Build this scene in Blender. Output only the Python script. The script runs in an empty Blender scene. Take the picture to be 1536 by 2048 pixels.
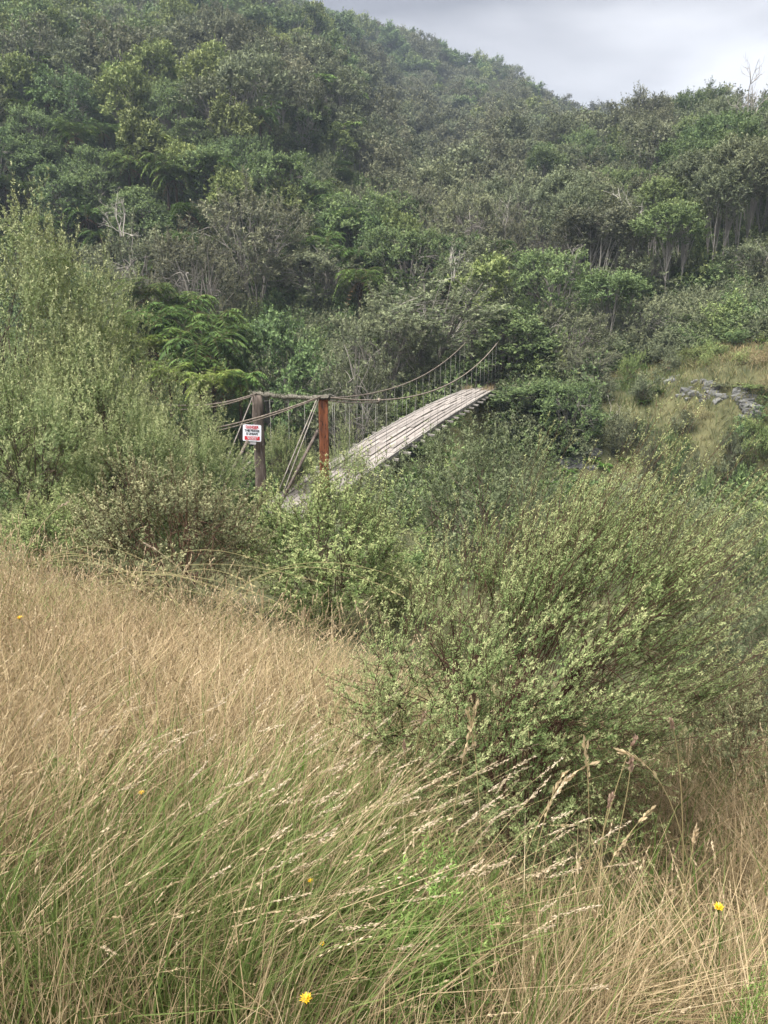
import bpy, math, random
import numpy as np
from mathutils import Vector, Matrix

R = math.radians
scene = bpy.context.scene
COL = scene.collection

# ------------------------------------------------------------------ camera
EYE = 1.65
PITCH = R(14.7)
FPX = 1540.0                       # focal length in pixels of the 1536 x 2048 photograph
cam_data = bpy.data.cameras.new("camera")
cam_data.sensor_fit = 'VERTICAL'
cam_data.sensor_height = 36.0
cam_data.lens = FPX / 2048.0 * 36.0
cam_data.clip_start = 0.05
cam_data.clip_end = 3000.0
cam = bpy.data.objects.new("camera", cam_data)
cam.location = (0, 0, EYE)
cam.rotation_euler = (R(90) - PITCH, 0, 0)
COL.objects.link(cam)
scene.camera = cam

# ------------------------------------------------------------------ sky, sun, exposure
SUN_DIR = Vector((-0.34, -0.30, 0.89)).normalized()      # towards the sun behind the cloud
SKY_LEVEL = 0.087
world = bpy.data.worlds.new("World")
scene.world = world
world.use_nodes = True
nt = world.node_tree
nt.nodes.clear()
def N(t, **kw):
    n = nt.nodes.new(t)
    for k, v in kw.items():
        setattr(n, k, v)
    return n
w_out = N('ShaderNodeOutputWorld')
bg_blue = N('ShaderNodeBackground')
bg_cloud = N('ShaderNodeBackground')
w_mix = N('ShaderNodeMixShader')
w_mix.inputs[0].default_value = 0.9
sky = N('ShaderNodeTexSky', sky_type='NISHITA')
sky.sun_disc = False
sky.sun_elevation = math.asin(SUN_DIR.z)
sky.sun_rotation = math.atan2(SUN_DIR.x, SUN_DIR.y)
bg_blue.inputs['Strength'].default_value = 0.015
nt.links.new(sky.outputs[0], bg_blue.inputs['Color'])
tc = N('ShaderNodeTexCoord')
sep = N('ShaderNodeSeparateXYZ')
nt.links.new(tc.outputs['Generated'], sep.inputs[0])
ab = N('ShaderNodeMath', operation='MAXIMUM'); ab.inputs[1].default_value = 0.0
nt.links.new(sep.outputs['Z'], ab.inputs[0])
addz = N('ShaderNodeMath', operation='ADD'); addz.inputs[1].default_value = 0.12
nt.links.new(ab.outputs[0], addz.inputs[0])
dx = N('ShaderNodeMath', operation='DIVIDE'); dy = N('ShaderNodeMath', operation='DIVIDE')
nt.links.new(sep.outputs['X'], dx.inputs[0]); nt.links.new(addz.outputs[0], dx.inputs[1])
nt.links.new(sep.outputs['Y'], dy.inputs[0]); nt.links.new(addz.outputs[0], dy.inputs[1])
comb = N('ShaderNodeCombineXYZ')
nt.links.new(dx.outputs[0], comb.inputs[0]); nt.links.new(dy.outputs[0], comb.inputs[1])
mapn = N('ShaderNodeMapping')
mapn.inputs['Location'].default_value = (5.5, 3.45, 0.0)
mapn.inputs['Scale'].default_value = (0.8, 0.8, 1.0)
nt.links.new(comb.outputs[0], mapn.inputs[0])
noi = N('ShaderNodeTexNoise')
noi.inputs['Scale'].default_value = 0.9
noi.inputs['Detail'].default_value = 5.0
noi.inputs['Roughness'].default_value = 0.5
noi.inputs['Distortion'].default_value = 0.5
nt.links.new(mapn.outputs[0], noi.inputs['Vector'])
ramp = N('ShaderNodeValToRGB')
ramp.color_ramp.elements[0].position = 0.40
ramp.color_ramp.elements[0].color = (0.54, 0.545, 0.60, 1)
ramp.color_ramp.elements[1].position = 0.62
ramp.color_ramp.elements[1].color = (1.6, 1.6, 1.66, 1)
nt.links.new(noi.outputs[0], ramp.inputs[0])
nt.links.new(ramp.outputs[0], bg_cloud.inputs['Color'])
bg_cloud.inputs['Strength'].default_value = SKY_LEVEL
nt.links.new(w_mix.inputs[1], bg_blue.outputs[0]) if False else nt.links.new(bg_blue.outputs[0], w_mix.inputs[1])
nt.links.new(bg_cloud.outputs[0], w_mix.inputs[2])
nt.links.new(w_mix.outputs[0], w_out.inputs['Surface'])

sun_data = bpy.data.lights.new("sun", 'SUN')
sun_data.energy = 1.5
sun_data.angle = R(38)
sun_data.color = (1.0, 0.97, 0.92)
sun = bpy.data.objects.new("sun", sun_data)
sun.rotation_euler = SUN_DIR.to_track_quat('Z', 'Y').to_euler()
sun.location = (0, 0, 60)
COL.objects.link(sun)

scene.view_settings.view_transform = 'Standard'
scene.view_settings.look = 'None'
scene.view_settings.exposure = 3.05
scene.view_settings.gamma = 1.0
scene.view_settings.use_curve_mapping = False
scene.render.engine = 'CYCLES'
cy = scene.cycles
cy.max_bounces = 6
cy.diffuse_bounces = 3
cy.glossy_bounces = 1
cy.transmission_bounces = 3
cy.volume_bounces = 0
cy.transparent_max_bounces = 4
cy.use_denoising = True
cy.denoiser = 'OPENIMAGEDENOISE'
cy.use_adaptive_sampling = True
cy.adaptive_threshold = 0.02
cy.caustics_reflective = False
cy.caustics_refractive = False

# ------------------------------------------------------------------ helpers
def norm(a):
    return a / (np.linalg.norm(a, axis=-1, keepdims=True) + 1e-9)

def sight(px, py, Y):
    """World point at forward distance Y that lies in the direction of a photo pixel (layout aid)."""
    a = (px - 768.0) / FPX
    b = (1024.0 - py) / FPX
    d = Vector((a, math.cos(PITCH) + b * math.sin(PITCH), -math.sin(PITCH) + b * math.cos(PITCH)))
    t = Y / d.y
    return Vector((d.x * t, Y, EYE + d.z * t))

class MB:
    """Collects vertices, quads / triangles and colours for one mesh."""
    def __init__(self):
        self.v = []; self.q = []; self.t = []; self.c = []; self.n = 0
    def add(self, v, q=None, t=None, c=(1, 1, 1)):
        v = np.asarray(v, dtype=np.float32).reshape(-1, 3)
        c = np.asarray(c, dtype=np.float32)
        if c.ndim == 1:
            c = np.tile(c, (len(v), 1))
        if q is not None and len(q):
            self.q.append(np.asarray(q, dtype=np.int32).reshape(-1, 4) + self.n)
        if t is not None and len(t):
            self.t.append(np.asarray(t, dtype=np.int32).reshape(-1, 3) + self.n)
        self.v.append(v); self.c.append(c); self.n += len(v)
    def mesh(self, name, mat, smooth=False):
        me = bpy.data.meshes.new(name)
        v = np.concatenate(self.v)
        c = np.concatenate(self.c)
        q = np.concatenate(self.q) if self.q else np.zeros((0, 4), np.int32)
        t = np.concatenate(self.t) if self.t else np.zeros((0, 3), np.int32)
        me.vertices.add(len(v)); me.vertices.foreach_set('co', v.ravel())
        me.loops.add(q.size + t.size)
        me.loops.foreach_set('vertex_index', np.concatenate([q.ravel(), t.ravel()]))
        me.polygons.add(len(q) + len(t))
        starts = np.concatenate([np.arange(len(q)) * 4, q.size + np.arange(len(t)) * 3]).astype(np.int32)
        me.polygons.foreach_set('loop_start', starts)
        if smooth:
            me.polygons.foreach_set('use_smooth', np.ones(len(q) + len(t), dtype=bool))
        me.update(calc_edges=True)
        ca = me.color_attributes.new('col', 'FLOAT_COLOR', 'POINT')
        rgba = np.ones((len(v), 4), np.float32); rgba[:, :3] = c
        ca.data.foreach_set('color', rgba.ravel())
        me.materials.append(mat)
        me.validate()
        return me

def link(name, me, parent=None, loc=None, rot=None, scale=None):
    o = bpy.data.objects.new(name, me)
    COL.objects.link(o)
    if parent is not None:
        o.parent = parent
    if loc is not None: o.location = loc
    if rot is not None: o.rotation_euler = rot
    if scale is not None: o.scale = scale
    return o

def tag(o, label, cat, group=None):
    o['label'] = label; o['category'] = cat
    if group: o['group'] = group
    return o

def tubes(P, rad, S):
    """P (M,K,3), rad (M,K) -> verts, quads of M open tubes."""
    P = np.asarray(P, float); rad = np.asarray(rad, float)
    M, K, _ = P.shape
    T = norm(np.gradient(P, axis=1))
    ref = np.where(np.abs(T[..., 2:3]) > 0.9, np.array([1.0, 0, 0]), np.array([0, 0, 1.0]))
    A = norm(np.cross(T, ref)); B = np.cross(T, A)
    ang = np.arange(S) * 2 * math.pi / S
    V = P[:, :, None, :] + rad[:, :, None, None] * (np.cos(ang)[None, None, :, None] * A[:, :, None, :] + np.sin(ang)[None, None, :, None] * B[:, :, None, :])
    idx = np.arange(M * K * S).reshape(M, K, S)
    a = idx[:, :-1, :]; b = np.roll(a, -1, axis=2); d = idx[:, 1:, :]; c = np.roll(d, -1, axis=2)
    return V.reshape(-1, 3), np.stack([a, b, c, d], -1).reshape(-1, 4)

def leaves(p, d, s, L, W):
    """Diamond leaves: base p, direction d, side s, length L, width W."""
    L = np.asarray(L)[:, None]; W = np.asarray(W)[:, None]
    up = np.cross(s, d)
    m = p + d * L * 0.45
    V = np.stack([p, m + s * W * 0.5 + up * W * 0.12, p + d * L, m - s * W * 0.5 + up * W * 0.12], 1).reshape(-1, 3)
    q = np.arange(len(p) * 4).reshape(-1, 4)
    return V, q

def interp(P, idx, t):
    K = P.shape[1]
    f = t * (K - 1); i = np.minimum(f.astype(int), K - 2); f = (f - i)[:, None]
    a = P[idx, i]; b = P[idx, i + 1]
    return a * (1 - f) + b * f, norm(b - a)

def vnoise(seed, scale):
    """Smooth pseudo-noise of (x, y), roughly -1..1."""
    r = np.random.default_rng(seed)
    k = r.normal(size=(9, 2)) / scale; ph = r.uniform(0, 6.28, 9)
    def f(x, y):
        x = np.asarray(x, float); y = np.asarray(y, float)
        return sum(np.cos(k[i, 0] * x + k[i, 1] * y + ph[i]) for i in range(9)) / 3.2
    return f

def lerp(a, b, t):
    return a + (b - a) * t

# ------------------------------------------------------------------ materials
def attr_material(name, rough=0.65, spec=0.25, trans=0.3, vary=0.25, hue=0.03):
    m = bpy.data.materials.new(name); m.use_nodes = True
    t = m.node_tree; t.nodes.clear()
    out = t.nodes.new('ShaderNodeOutputMaterial')
    at = t.nodes.new('ShaderNodeAttribute'); at.attribute_name = 'col'
    oi = t.nodes.new('ShaderNodeObjectInfo')
    hsv = t.nodes.new('ShaderNodeHueSaturation')
    mr = t.nodes.new('ShaderNodeMapRange'); mr.inputs[3].default_value = 1 - vary; mr.inputs[4].default_value = 1 + vary
    t.links.new(oi.outputs['Random'], mr.inputs[0])
    mh = t.nodes.new('ShaderNodeMath'); mh.operation = 'MULTIPLY'; mh.inputs[1].default_value = 7.31
    fr = t.nodes.new('ShaderNodeMath'); fr.operation = 'FRACT'
    t.links.new(oi.outputs['Random'], mh.inputs[0]); t.links.new(mh.outputs[0], fr.inputs[0])
    mr2 = t.nodes.new('ShaderNodeMapRange'); mr2.inputs[3].default_value = 0.5 - hue; mr2.inputs[4].default_value = 0.5 + hue
    t.links.new(fr.outputs[0], mr2.inputs[0])
    t.links.new(at.outputs['Color'], hsv.inputs['Color'])
    t.links.new(mr.outputs[0], hsv.inputs['Value']); t.links.new(mr2.outputs[0], hsv.inputs['Hue'])
    pb = t.nodes.new('ShaderNodeBsdfPrincipled')
    pb.inputs['Roughness'].default_value = rough
    pb.inputs['Specular IOR Level'].default_value = spec
    t.links.new(hsv.outputs[0], pb.inputs['Base Color'])
    if trans > 0:
        tr = t.nodes.new('ShaderNodeBsdfTranslucent')
        mx = t.nodes.new('ShaderNodeMixShader'); mx.inputs[0].default_value = trans
        t.links.new(hsv.outputs[0], tr.inputs['Color'])
        t.links.new(pb.outputs[0], mx.inputs[1]); t.links.new(tr.outputs[0], mx.inputs[2])
        t.links.new(mx.outputs[0], out.inputs['Surface'])
    else:
        t.links.new(pb.outputs[0], out.inputs['Surface'])
    return m

M_LEAF = attr_material('foliage', 0.6, 0.15, 0.22, 0.22, 0.013)
M_NEAR = attr_material('near_foliage', 0.6, 0.12, 0.22, 0.04, 0.004)
M_GRASS = attr_material('grass', 0.6, 0.15, 0.35, 0.0, 0.0)
M_BARK = attr_material('bark', 0.9, 0.1, 0.0, 0.12, 0.01)

def surf_material(name, c1, c2, scale=4.0, stretch=(1, 1, 1), rough=0.85, bump=0.4, c3=None, c3_at=0.62, detail=6.0, spec=0.2):
    m = bpy.data.materials.new(name); m.use_nodes = True
    t = m.node_tree; pb = t.nodes['Principled BSDF']
    tcn = t.nodes.new('ShaderNodeTexCoord'); mp = t.nodes.new('ShaderNodeMapping')
    oi = t.nodes.new('ShaderNodeObjectInfo')
    sc = t.nodes.new('ShaderNodeVectorMath'); sc.operation = 'MULTIPLY_ADD'
    cmb = t.nodes.new('ShaderNodeCombineXYZ')
    mu = t.nodes.new('ShaderNodeMath'); mu.operation = 'MULTIPLY'; mu.inputs[1].default_value = 57.0
    t.links.new(oi.outputs['Random'], mu.inputs[0])
    for i in range(3): t.links.new(mu.outputs[0], cmb.inputs[i])
    t.links.new(tcn.outputs['Object'], mp.inputs[0])
    mp.inputs['Scale'].default_value = stretch
    sc.inputs[1].default_value = (1, 1, 1)
    t.links.new(mp.outputs[0], sc.inputs[0]); t.links.new(cmb.outputs[0], sc.inputs[2])
    n1 = t.nodes.new('ShaderNodeTexNoise'); n1.inputs['Scale'].default_value = scale; n1.inputs['Detail'].default_value = detail
    n1.inputs['Roughness'].default_value = 0.62
    t.links.new(sc.outputs[0], n1.inputs['Vector'])
    rp = t.nodes.new('ShaderNodeValToRGB')
    rp.color_ramp.elements[0].position = 0.33; rp.color_ramp.elements[0].color = (*c1, 1)
    rp.color_ramp.elements[1].position = 0.66; rp.color_ramp.elements[1].color = (*c2, 1)
    t.links.new(n1.outputs[0], rp.inputs[0])
    col = rp.outputs[0]
    if c3 is not None:
        n2 = t.nodes.new('ShaderNodeTexNoise'); n2.inputs['Scale'].default_value = scale * 2.3; n2.inputs['Detail'].default_value = 8
        t.links.new(sc.outputs[0], n2.inputs['Vector'])
        r2 = t.nodes.new('ShaderNodeValToRGB'); r2.color_ramp.elements[0].position = c3_at; r2.color_ramp.elements[1].position = c3_at + 0.05
        mx = t.nodes.new('ShaderNodeMix'); mx.data_type = 'RGBA'
        t.links.new(n2.outputs[0], r2.inputs[0]); t.links.new(r2.outputs[0], mx.inputs[0])
        t.links.new(col, mx.inputs[6]); mx.inputs[7].default_value = (*c3, 1)
        col = mx.outputs[2]
    hs = t.nodes.new('ShaderNodeHueSaturation'); mr = t.nodes.new('ShaderNodeMapRange')
    mr.inputs[3].default_value = 0.78; mr.inputs[4].default_value = 1.18
    t.links.new(oi.outputs['Random'], mr.inputs[0]); t.links.new(mr.outputs[0], hs.inputs['Value'])
    t.links.new(col, hs.inputs['Color'])
    t.links.new(hs.outputs[0], pb.inputs['Base Color'])
    bp = t.nodes.new('ShaderNodeBump'); bp.inputs['Strength'].default_value = bump; bp.inputs['Distance'].default_value = 0.02
    t.links.new(n1.outputs[0], bp.inputs['Height']); t.links.new(bp.outputs[0], pb.inputs['Normal'])
    pb.inputs['Roughness'].default_value = rough
    pb.inputs['Specular IOR Level'].default_value = spec
    return m

M_GROUND = surf_material('ground_soil_and_moss', (0.035, 0.04, 0.018), (0.10, 0.095, 0.045), 0.8, rough=0.95, bump=0.6)
M_PLANK = surf_material('weathered_grey_planks', (0.16, 0.14, 0.125), (0.34, 0.305, 0.275), 5.0, (0.35, 6, 6), 0.85, 0.5, (0.16, 0.14, 0.12), 0.64)
M_BEAM = surf_material('weathered_bearers', (0.13, 0.115, 0.10), (0.30, 0.28, 0.25), 4.0, (1, 5, 5), 0.9, 0.5)
M_POSTL = surf_material('grey_post_timber', (0.055, 0.04, 0.033), (0.16, 0.13, 0.11), 3.0, (5, 5, 0.7), 0.9, 0.8, (0.36, 0.34, 0.31), 0.64)
M_LICHEN = surf_material('lichened_timber', (0.06, 0.05, 0.042), (0.18, 0.165, 0.135), 6.0, (1.2, 5, 5), 0.95, 0.9, (0.26, 0.26, 0.19), 0.6)
M_RUST = surf_material('red_rusted_steel', (0.13, 0.05, 0.03), (0.36, 0.13, 0.062), 2.6, (4, 4, 0.9), 0.85, 0.5, (0.05, 0.03, 0.027), 0.58)
M_CABLE = surf_material('rusty_cable', (0.13, 0.10, 0.08), (0.30, 0.25, 0.20), 8.0, rough=0.7, bump=0.3)
M_WIRE = surf_material('dull_wire', (0.15, 0.14, 0.125), (0.30, 0.285, 0.26), 3.0, rough=0.6, bump=0.1)
M_STAY = surf_material('grey_stays', (0.13, 0.11, 0.095), (0.27, 0.24, 0.21), 4.0, rough=0.8, bump=0.3)
M_ROCK = surf_material('grey_papa_rock', (0.055, 0.055, 0.052), (0.18, 0.178, 0.17), 2.6, rough=0.9, bump=0.8, c3=(0.09, 0.10, 0.06), c3_at=0.62)

def flat_material(name, c, rough=0.5):
    m = bpy.data.materials.new(name); m.use_nodes = True
    t = m.node_tree; pb = t.nodes['Principled BSDF']
    n1 = t.nodes.new('ShaderNodeTexNoise'); n1.inputs['Scale'].default_value = 9
    mx = t.nodes.new('ShaderNodeMix'); mx.data_type = 'RGBA'
    t.links.new(n1.outputs[0], mx.inputs[0])
    mx.inputs[6].default_value = (*[x * 0.86 for x in c], 1); mx.inputs[7].default_value = (*c, 1)
    t.links.new(mx.outputs[2], pb.inputs['Base Color'])
    pb.inputs['Roughness'].default_value = rough
    return m
M_SIGNW = flat_material('sign_white', (0.78, 0.80, 0.86))
M_SIGNR = flat_material('sign_red', (0.55, 0.03, 0.045))
M_SIGNK = flat_material('sign_black', (0.02, 0.022, 0.03))
M_BRACKET = flat_material('grey_bracket', (0.48, 0.46, 0.48))
M_YELLOW = flat_material('yellow_petals', (0.85, 0.52, 0.02))

# ------------------------------------------------------------------ terrain
GATE = np.array([-2.44, 20.0])                     # middle of the near bridge gate
FAR = np.array([6.35, 48.0])                       # middle of the far bridge end
AX = (FAR - GATE) / np.linalg.norm(FAR - GATE)     # along the bridge
PR = np.array([AX[1], -AX[0]])                     # to the right of the bridge
SPAN = float(np.linalg.norm(FAR - GATE))

def uv(x, y):
    dx_, dy_ = x - GATE[0], y - GATE[1]
    return dx_ * AX[0] + dy_ * AX[1], dx_ * PR[0] + dy_ * PR[1]

TX = np.array([-1.1, -0.75, -0.5, -0.25, 0.0, 0.125, 0.25, 0.325, 0.42, 0.5, 0.75, 1.1])
TY = np.array([40, 60, 80, 100, 150, 220, 265, 320, 420, 600, 900.])
TZ = np.array([
    # Y: 40   60   80  100  150  220  265  320  420  600 900      X/Y
    [-2,   10,  20,  30,  56,  92, 112, 130, 150, 170, 170],   # -1.1
    [-2,    9,  18,  26,  49,  85, 105, 125, 145, 165, 160],   # -0.75
    [-3,    6,  13,  21,  42,  77,  98, 118, 140, 150, 140],   # -0.5
    [-3.5,  3.5, 10, 17,  37,  69,  88, 104, 118, 110, 100],   # -0.25
    [-4,    1.5, 7,  13,  29,  60,  80,  83,  70,  50,  40],   #  0
    [-4,    0.8, 5.5,10.5,25,  51,  68,  71,  56,  40,  30],   #  0.125
    [-4,    1.2, 5,  10,  21,  42,  57,  60,  48,  30,  25],   #  0.25
    [-4,    2.0, 8,  15,  16,  34,  46,  48,  40,  25,  20],   #  0.325
    [-3.5,  3.5, 12, 15,  16,  26,  34,  36,  30,  20,  15],   #  0.42
    [-3,    4.5, 12.5,15.5,18, 22,  28,  30,  25,  15,  10],   #  0.5
    [-2,    6,  14,  19,  25,  30,  30,  30,  20,  10,   5],   #  0.75
    [-2,    7,  16,  22,  30,  36,  36,  36,  30,  10,   5],   #  1.1
], float)

UPROF = np.array([[-60, 3.0], [-30, 0.9], [-19.5, 0.05], [-17.6, -0.10], [-14, -1.02], [-10, -2.0], [-4, -3.0], [0, -3.5], [2.2, -3.75],
                  [4.5, -7.0], [8, -11.0], [13, -12.6], [18, -12.2], [22, -9.2], [26, -4.9], [28.2, -3.25], [31, -2.9], [36, -1.9], [50, 0.6], [400, 40]])

n_big = vnoise(3, 22.0); n_mid = vnoise(5, 6.0); n_small = vnoise(9, 1.6); n_ridge = vnoise(13, 40.0)

def smooth(e0, e1, x):
    t = np.clip((x - e0) / (e1 - e0), 0, 1)
    return t * t * (3 - 2 * t)

def ground(x, y):
    x = np.asarray(x, float); y = np.asarray(y, float)
    u, v = uv(x, y)
    zn = np.interp(u, UPROF[:, 0], UPROF[:, 1])
    yy = np.clip(y, 40, 900); tx = np.clip(x / np.maximum(y, 20), -1.1, 1.1)
    ix = np.clip(np.searchsorted(TX, tx) - 1, 0, len(TX) - 2); fx = (tx - TX[ix]) / (TX[ix + 1] - TX[ix]); fx = fx * fx * (3 - 2 * fx)
    iy = np.clip(np.searchsorted(TY, yy) - 1, 0, len(TY) - 2); fy = (yy - TY[iy]) / (TY[iy + 1] - TY[iy])
    zf = (TZ[ix, iy] * (1 - fx) + TZ[ix + 1, iy] * fx) * (1 - fy) + (TZ[ix, iy + 1] * (1 - fx) + TZ[ix + 1, iy + 1] * fx) * fy
    w = smooth(29, 46, u)
    z = zn * (1 - w) + zf * w
    z = np.where(z > 80, 80 + 30 * np.tanh((z - 80) / 30), z)
    z = z - (1 - smooth(8, 15, y)) * 0.105 * np.clip(x, -5, 5)
    z = z + 1.7 * smooth(8, 14, v) * smooth(21, 28, u) * (1 - smooth(38, 58, u))
    tq = x / np.maximum(y, 20)
    z = z + 7.5 * smooth(0.0, -0.07, tq) * smooth(62, 95, y) * (1 - smooth(150, 230, y)) - 5.0 * np.exp(-((tq - 0.05) / 0.055) ** 2) * smooth(80, 115, y) * (1 - smooth(190, 245, y))
    far = smooth(60, 140, y)
    z = z + far * (n_big(x, y) * 4.2 + n_ridge(x, y) * 4.0) + smooth(2, 12, np.abs(u + 19)) * n_mid(x, y) * 0.14 * (1 + 2 * smooth(3, 10, u)) + n_small(x, y) * 0.03
    return z

def gz(x, y):
    return float(ground(np.array([x]), np.array([y]))[0])

def build_terrain():
    sx = np.linspace(-1, 1, 221); xs = 520 * np.sign(sx) * (0.06 * np.abs(sx) + 0.94 * np.abs(sx) ** 2.6)
    sy = np.linspace(0, 1, 281); ys = -25 + 950 * (0.10 * sy + 0.90 * sy ** 2.6)
    X, Y = np.meshgrid(xs, ys)
    Z = ground(X, Y)
    V = np.stack([X, Y, Z], -1).reshape(-1, 3)
    nx, ny = len(xs), len(ys)
    idx = np.arange(nx * ny).reshape(ny, nx)
    q = np.stack([idx[:-1, :-1], idx[:-1, 1:], idx[1:, 1:], idx[1:, :-1]], -1).reshape(-1, 4)
    mb = MB(); mb.add(V, q)
    o = link('terrain', mb.mesh('terrain', M_GROUND, True))
    o['kind'] = 'structure'
build_terrain()

# ------------------------------------------------------------------ plant generator
class Spec:
    def __init__(self, **k):
        self.H = 2.0; self.R = 1.0; self.hc = 0.8; self.up = 1.2; self.down = 0.7
        self.mains = 7; self.clusters = 90; self.twigs = 2500; self.tw = (0.10, 0.22); self.nl = 30
        self.leaf = (0.013, 0.0045); self.lump = 0.16; self.upness = 0.35; self.spread = 0.10
        self.c0 = (0.06, 0.085, 0.035); self.c1 = (0.10, 0.135, 0.055); self.tip = (0.19, 0.22, 0.10)
        self.wood = (0.10, 0.06, 0.04); self.rad = 0.02; self.fork = 0.12; self.lean = 0.0; self.open = 0.6
        self.leaders = 0; self.lead = (0.3, 0.5); self.shell = 0.45; self.flat = 0.0; self.lowfill = 0.0; self.twr = 0.0016; self.bend = 0.25; self.branches = True
        self.droop = 0.0; self.plumes = 0; self.gain = 1.0; self.even = False; self.spires = (); self.twf = 0.40; self.pl = (0.25, 0.5); self.per = 10
        self.__dict__.update(k)

def gen_plant(seed, sp):
    r = np.random.default_rng(seed)
    trunk = MB(); crown = MB()
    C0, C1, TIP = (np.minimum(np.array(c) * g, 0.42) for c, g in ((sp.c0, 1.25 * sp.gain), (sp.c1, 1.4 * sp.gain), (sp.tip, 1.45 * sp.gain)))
    kdir = r.normal(size=(7, 3)) * 2.6; kph = r.uniform(0, 6.28, 7)
    def lumps(d):
        return 1 + sp.lump * sum(np.cos(d @ kdir[i] + kph[i]) for i in range(7)) / 1.9
    def env(d):
        c = np.where(d[:, 2] > 0, sp.up, sp.down)
        return lumps(d) / np.sqrt((d[:, 0] ** 2 + d[:, 1] ** 2) / sp.R ** 2 + d[:, 2] ** 2 / c ** 2)
    C = np.array([0, 0, sp.hc])
    # main stems
    nm = sp.mains
    az = np.arange(nm) * 2 * math.pi / nm + r.uniform(-0.4, 0.4, nm)
    el = r.uniform(0.25, 1.25, nm)
    d = np.stack([np.cos(az) * np.cos(el), np.sin(az) * np.cos(el), np.sin(el)], -1)
    tgt = C + d * (env(d) * r.uniform(0.55, 0.85, nm))[:, None]
    base = np.stack([np.cos(az), np.sin(az), np.zeros(nm)], -1) * sp.fork * r.uniform(0.2, 1, nm)[:, None]
    mid = base * 0.6 + tgt * 0.4; mid[:, :2] *= sp.open; mid[:, 2] = np.maximum(mid[:, 2], 0.45 * tgt[:, 2])
    K = 9; t = np.linspace(0, 1, K)[None, :, None]
    Pm = base[:, None] * (1 - t) ** 2 + 2 * mid[:, None] * t * (1 - t) + tgt[:, None] * t ** 2
    wob = np.cumsum(r.normal(size=(nm, K, 3)) * 0.022 * sp.H, axis=1) * np.linspace(0, 1, K)[None, :, None] * sp.bend
    Pm = Pm + wob
    Pm[:, 0, 2] -= 0.12 * sp.H * 0.3
    rm = sp.rad * r.uniform(0.7, 1.15, nm)[:, None] * np.linspace(1, 0.3, K)[None]
    V, q = tubes(Pm, rm, 6); cc = np.array(sp.wood) * r.uniform(0.8, 1.2, (len(V), 1)); trunk.add(V, q, c=cc)
    # clusters
    nc = sp.clusters
    az = r.uniform(0, 6.2832, nc); sz = r.uniform(-1, 1, nc)
    sz = np.where(r.random(nc) < 0.6 * (1 - sp.lowfill), np.abs(sz), sz)
    if sp.lowfill > 1: sz = np.where(r.random(nc) < sp.lowfill - 1, -np.abs(sz), sz)
    if sp.even:
        kk = np.arange(nc) + 0.5
        az = kk * 2.399963 + r.normal(size=nc) * 0.12
        sz = np.clip(1 - 2 * kk / nc + r.normal(size=nc) * 0.05, -0.98, 0.98)
    ch = np.sqrt(1 - sz ** 2)
    cd = np.stack([np.cos(az) * ch, np.sin(az) * ch, sz], -1)
    fr = sp.shell + (1 - sp.shell) * r.random(nc) ** 0.55
    ce = env(cd)
    cp = C + cd * (ce * fr * 0.92)[:, None]
    cp[:, 2] = np.maximum(cp[:, 2], 0.06 * sp.H)
    # branches main -> cluster
    di = np.linalg.norm(cp[:, None] - Pm[None, :, K // 2], axis=-1)
    mi = di.argmin(1)
    ts = r.uniform(0.3, 0.9, nc)
    st, tg = interp(Pm, mi, ts)
    mid = (st + cp) / 2 + np.array([0, 0, 0.05 * sp.H]) * (1 if sp.droop == 0 else 1.5)
    K2 = 5; t = np.linspace(0, 1, K2)[None, :, None]
    Pb = st[:, None] * (1 - t) ** 2 + 2 * mid[:, None] * t * (1 - t) + cp[:, None] * t ** 2
    Pb = Pb + r.normal(size=Pb.shape) * 0.012 * sp.R
    rb = sp.rad * 0.42 * np.linspace(1, 0.35, K2)[None] * np.ones((nc, 1))
    V, q = tubes(Pb, rb, 4); trunk.add(V, q, c=np.array(sp.wood) * r.uniform(0.8, 1.25, (len(V), 1)))
    # twigs
    w = ce * (0.5 + fr)
    ptip = None
    if sp.plumes:
        # feathery sprays: an axis with side twigs that shorten towards its tip
        npl = sp.plumes; nld = sp.leaders; m = sp.per
        ci = r.choice(nc, npl, p=w / w.sum())
        bpnt = cp[ci] + r.normal(size=(npl, 3)) * sp.spread * np.array([1, 1, 0.75])
        ax = norm(norm(bpnt - C) * 0.75 + np.array([0, 0, 1.0]) * sp.upness + r.normal(size=(npl, 3)) * 0.38)
        Lp = r.uniform(sp.pl[0], sp.pl[1], npl)
        if nld:
            hi = np.argsort(-(cp[:, 2] + r.normal(size=nc) * 0.15 * sp.H))[:max(6, int(nc * 0.6))]
            c2 = r.choice(hi, nld)
            bpnt = np.concatenate([bpnt, cp[c2] + r.normal(size=(nld, 3)) * sp.spread * 0.6])
            ax = np.concatenate([ax, norm(norm(cp[c2] - C) * 0.6 + np.array([sp.lean, 0, 0.8]) + r.normal(size=(nld, 3)) * 0.22)])
            Lp = np.concatenate([Lp, r.uniform(sp.lead[0], sp.lead[1], nld)])
        for (sx_, sy_, sz_, ex, ey, ez, el_) in sp.spires:
            bpnt = np.concatenate([bpnt, [[sx_, sy_, sz_]]]); ax = np.concatenate([ax, norm(np.array([[ex, ey, ez]]))]); Lp = np.append(Lp, el_)
        npt = len(bpnt)
        t = np.linspace(0, 1, 5)[None, :, None]
        bv = np.array([0, 0, 1.0]) * (0.16 - sp.droop) + r.normal(size=(npt, 3)) * 0.10
        Pa = bpnt[:, None] + ax[:, None] * Lp[:, None, None] * t + bv[:, None] * Lp[:, None, None] * t ** 2 * 0.7
        Pa[..., 2] = np.maximum(Pa[..., 2], 0.02 * sp.H)
        V, q = tubes(Pa, max(sp.twr, 0.0012) * 1.5 * np.linspace(1, 0.4, 5)[None] * np.ones((npt, 1)), 3)
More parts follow.
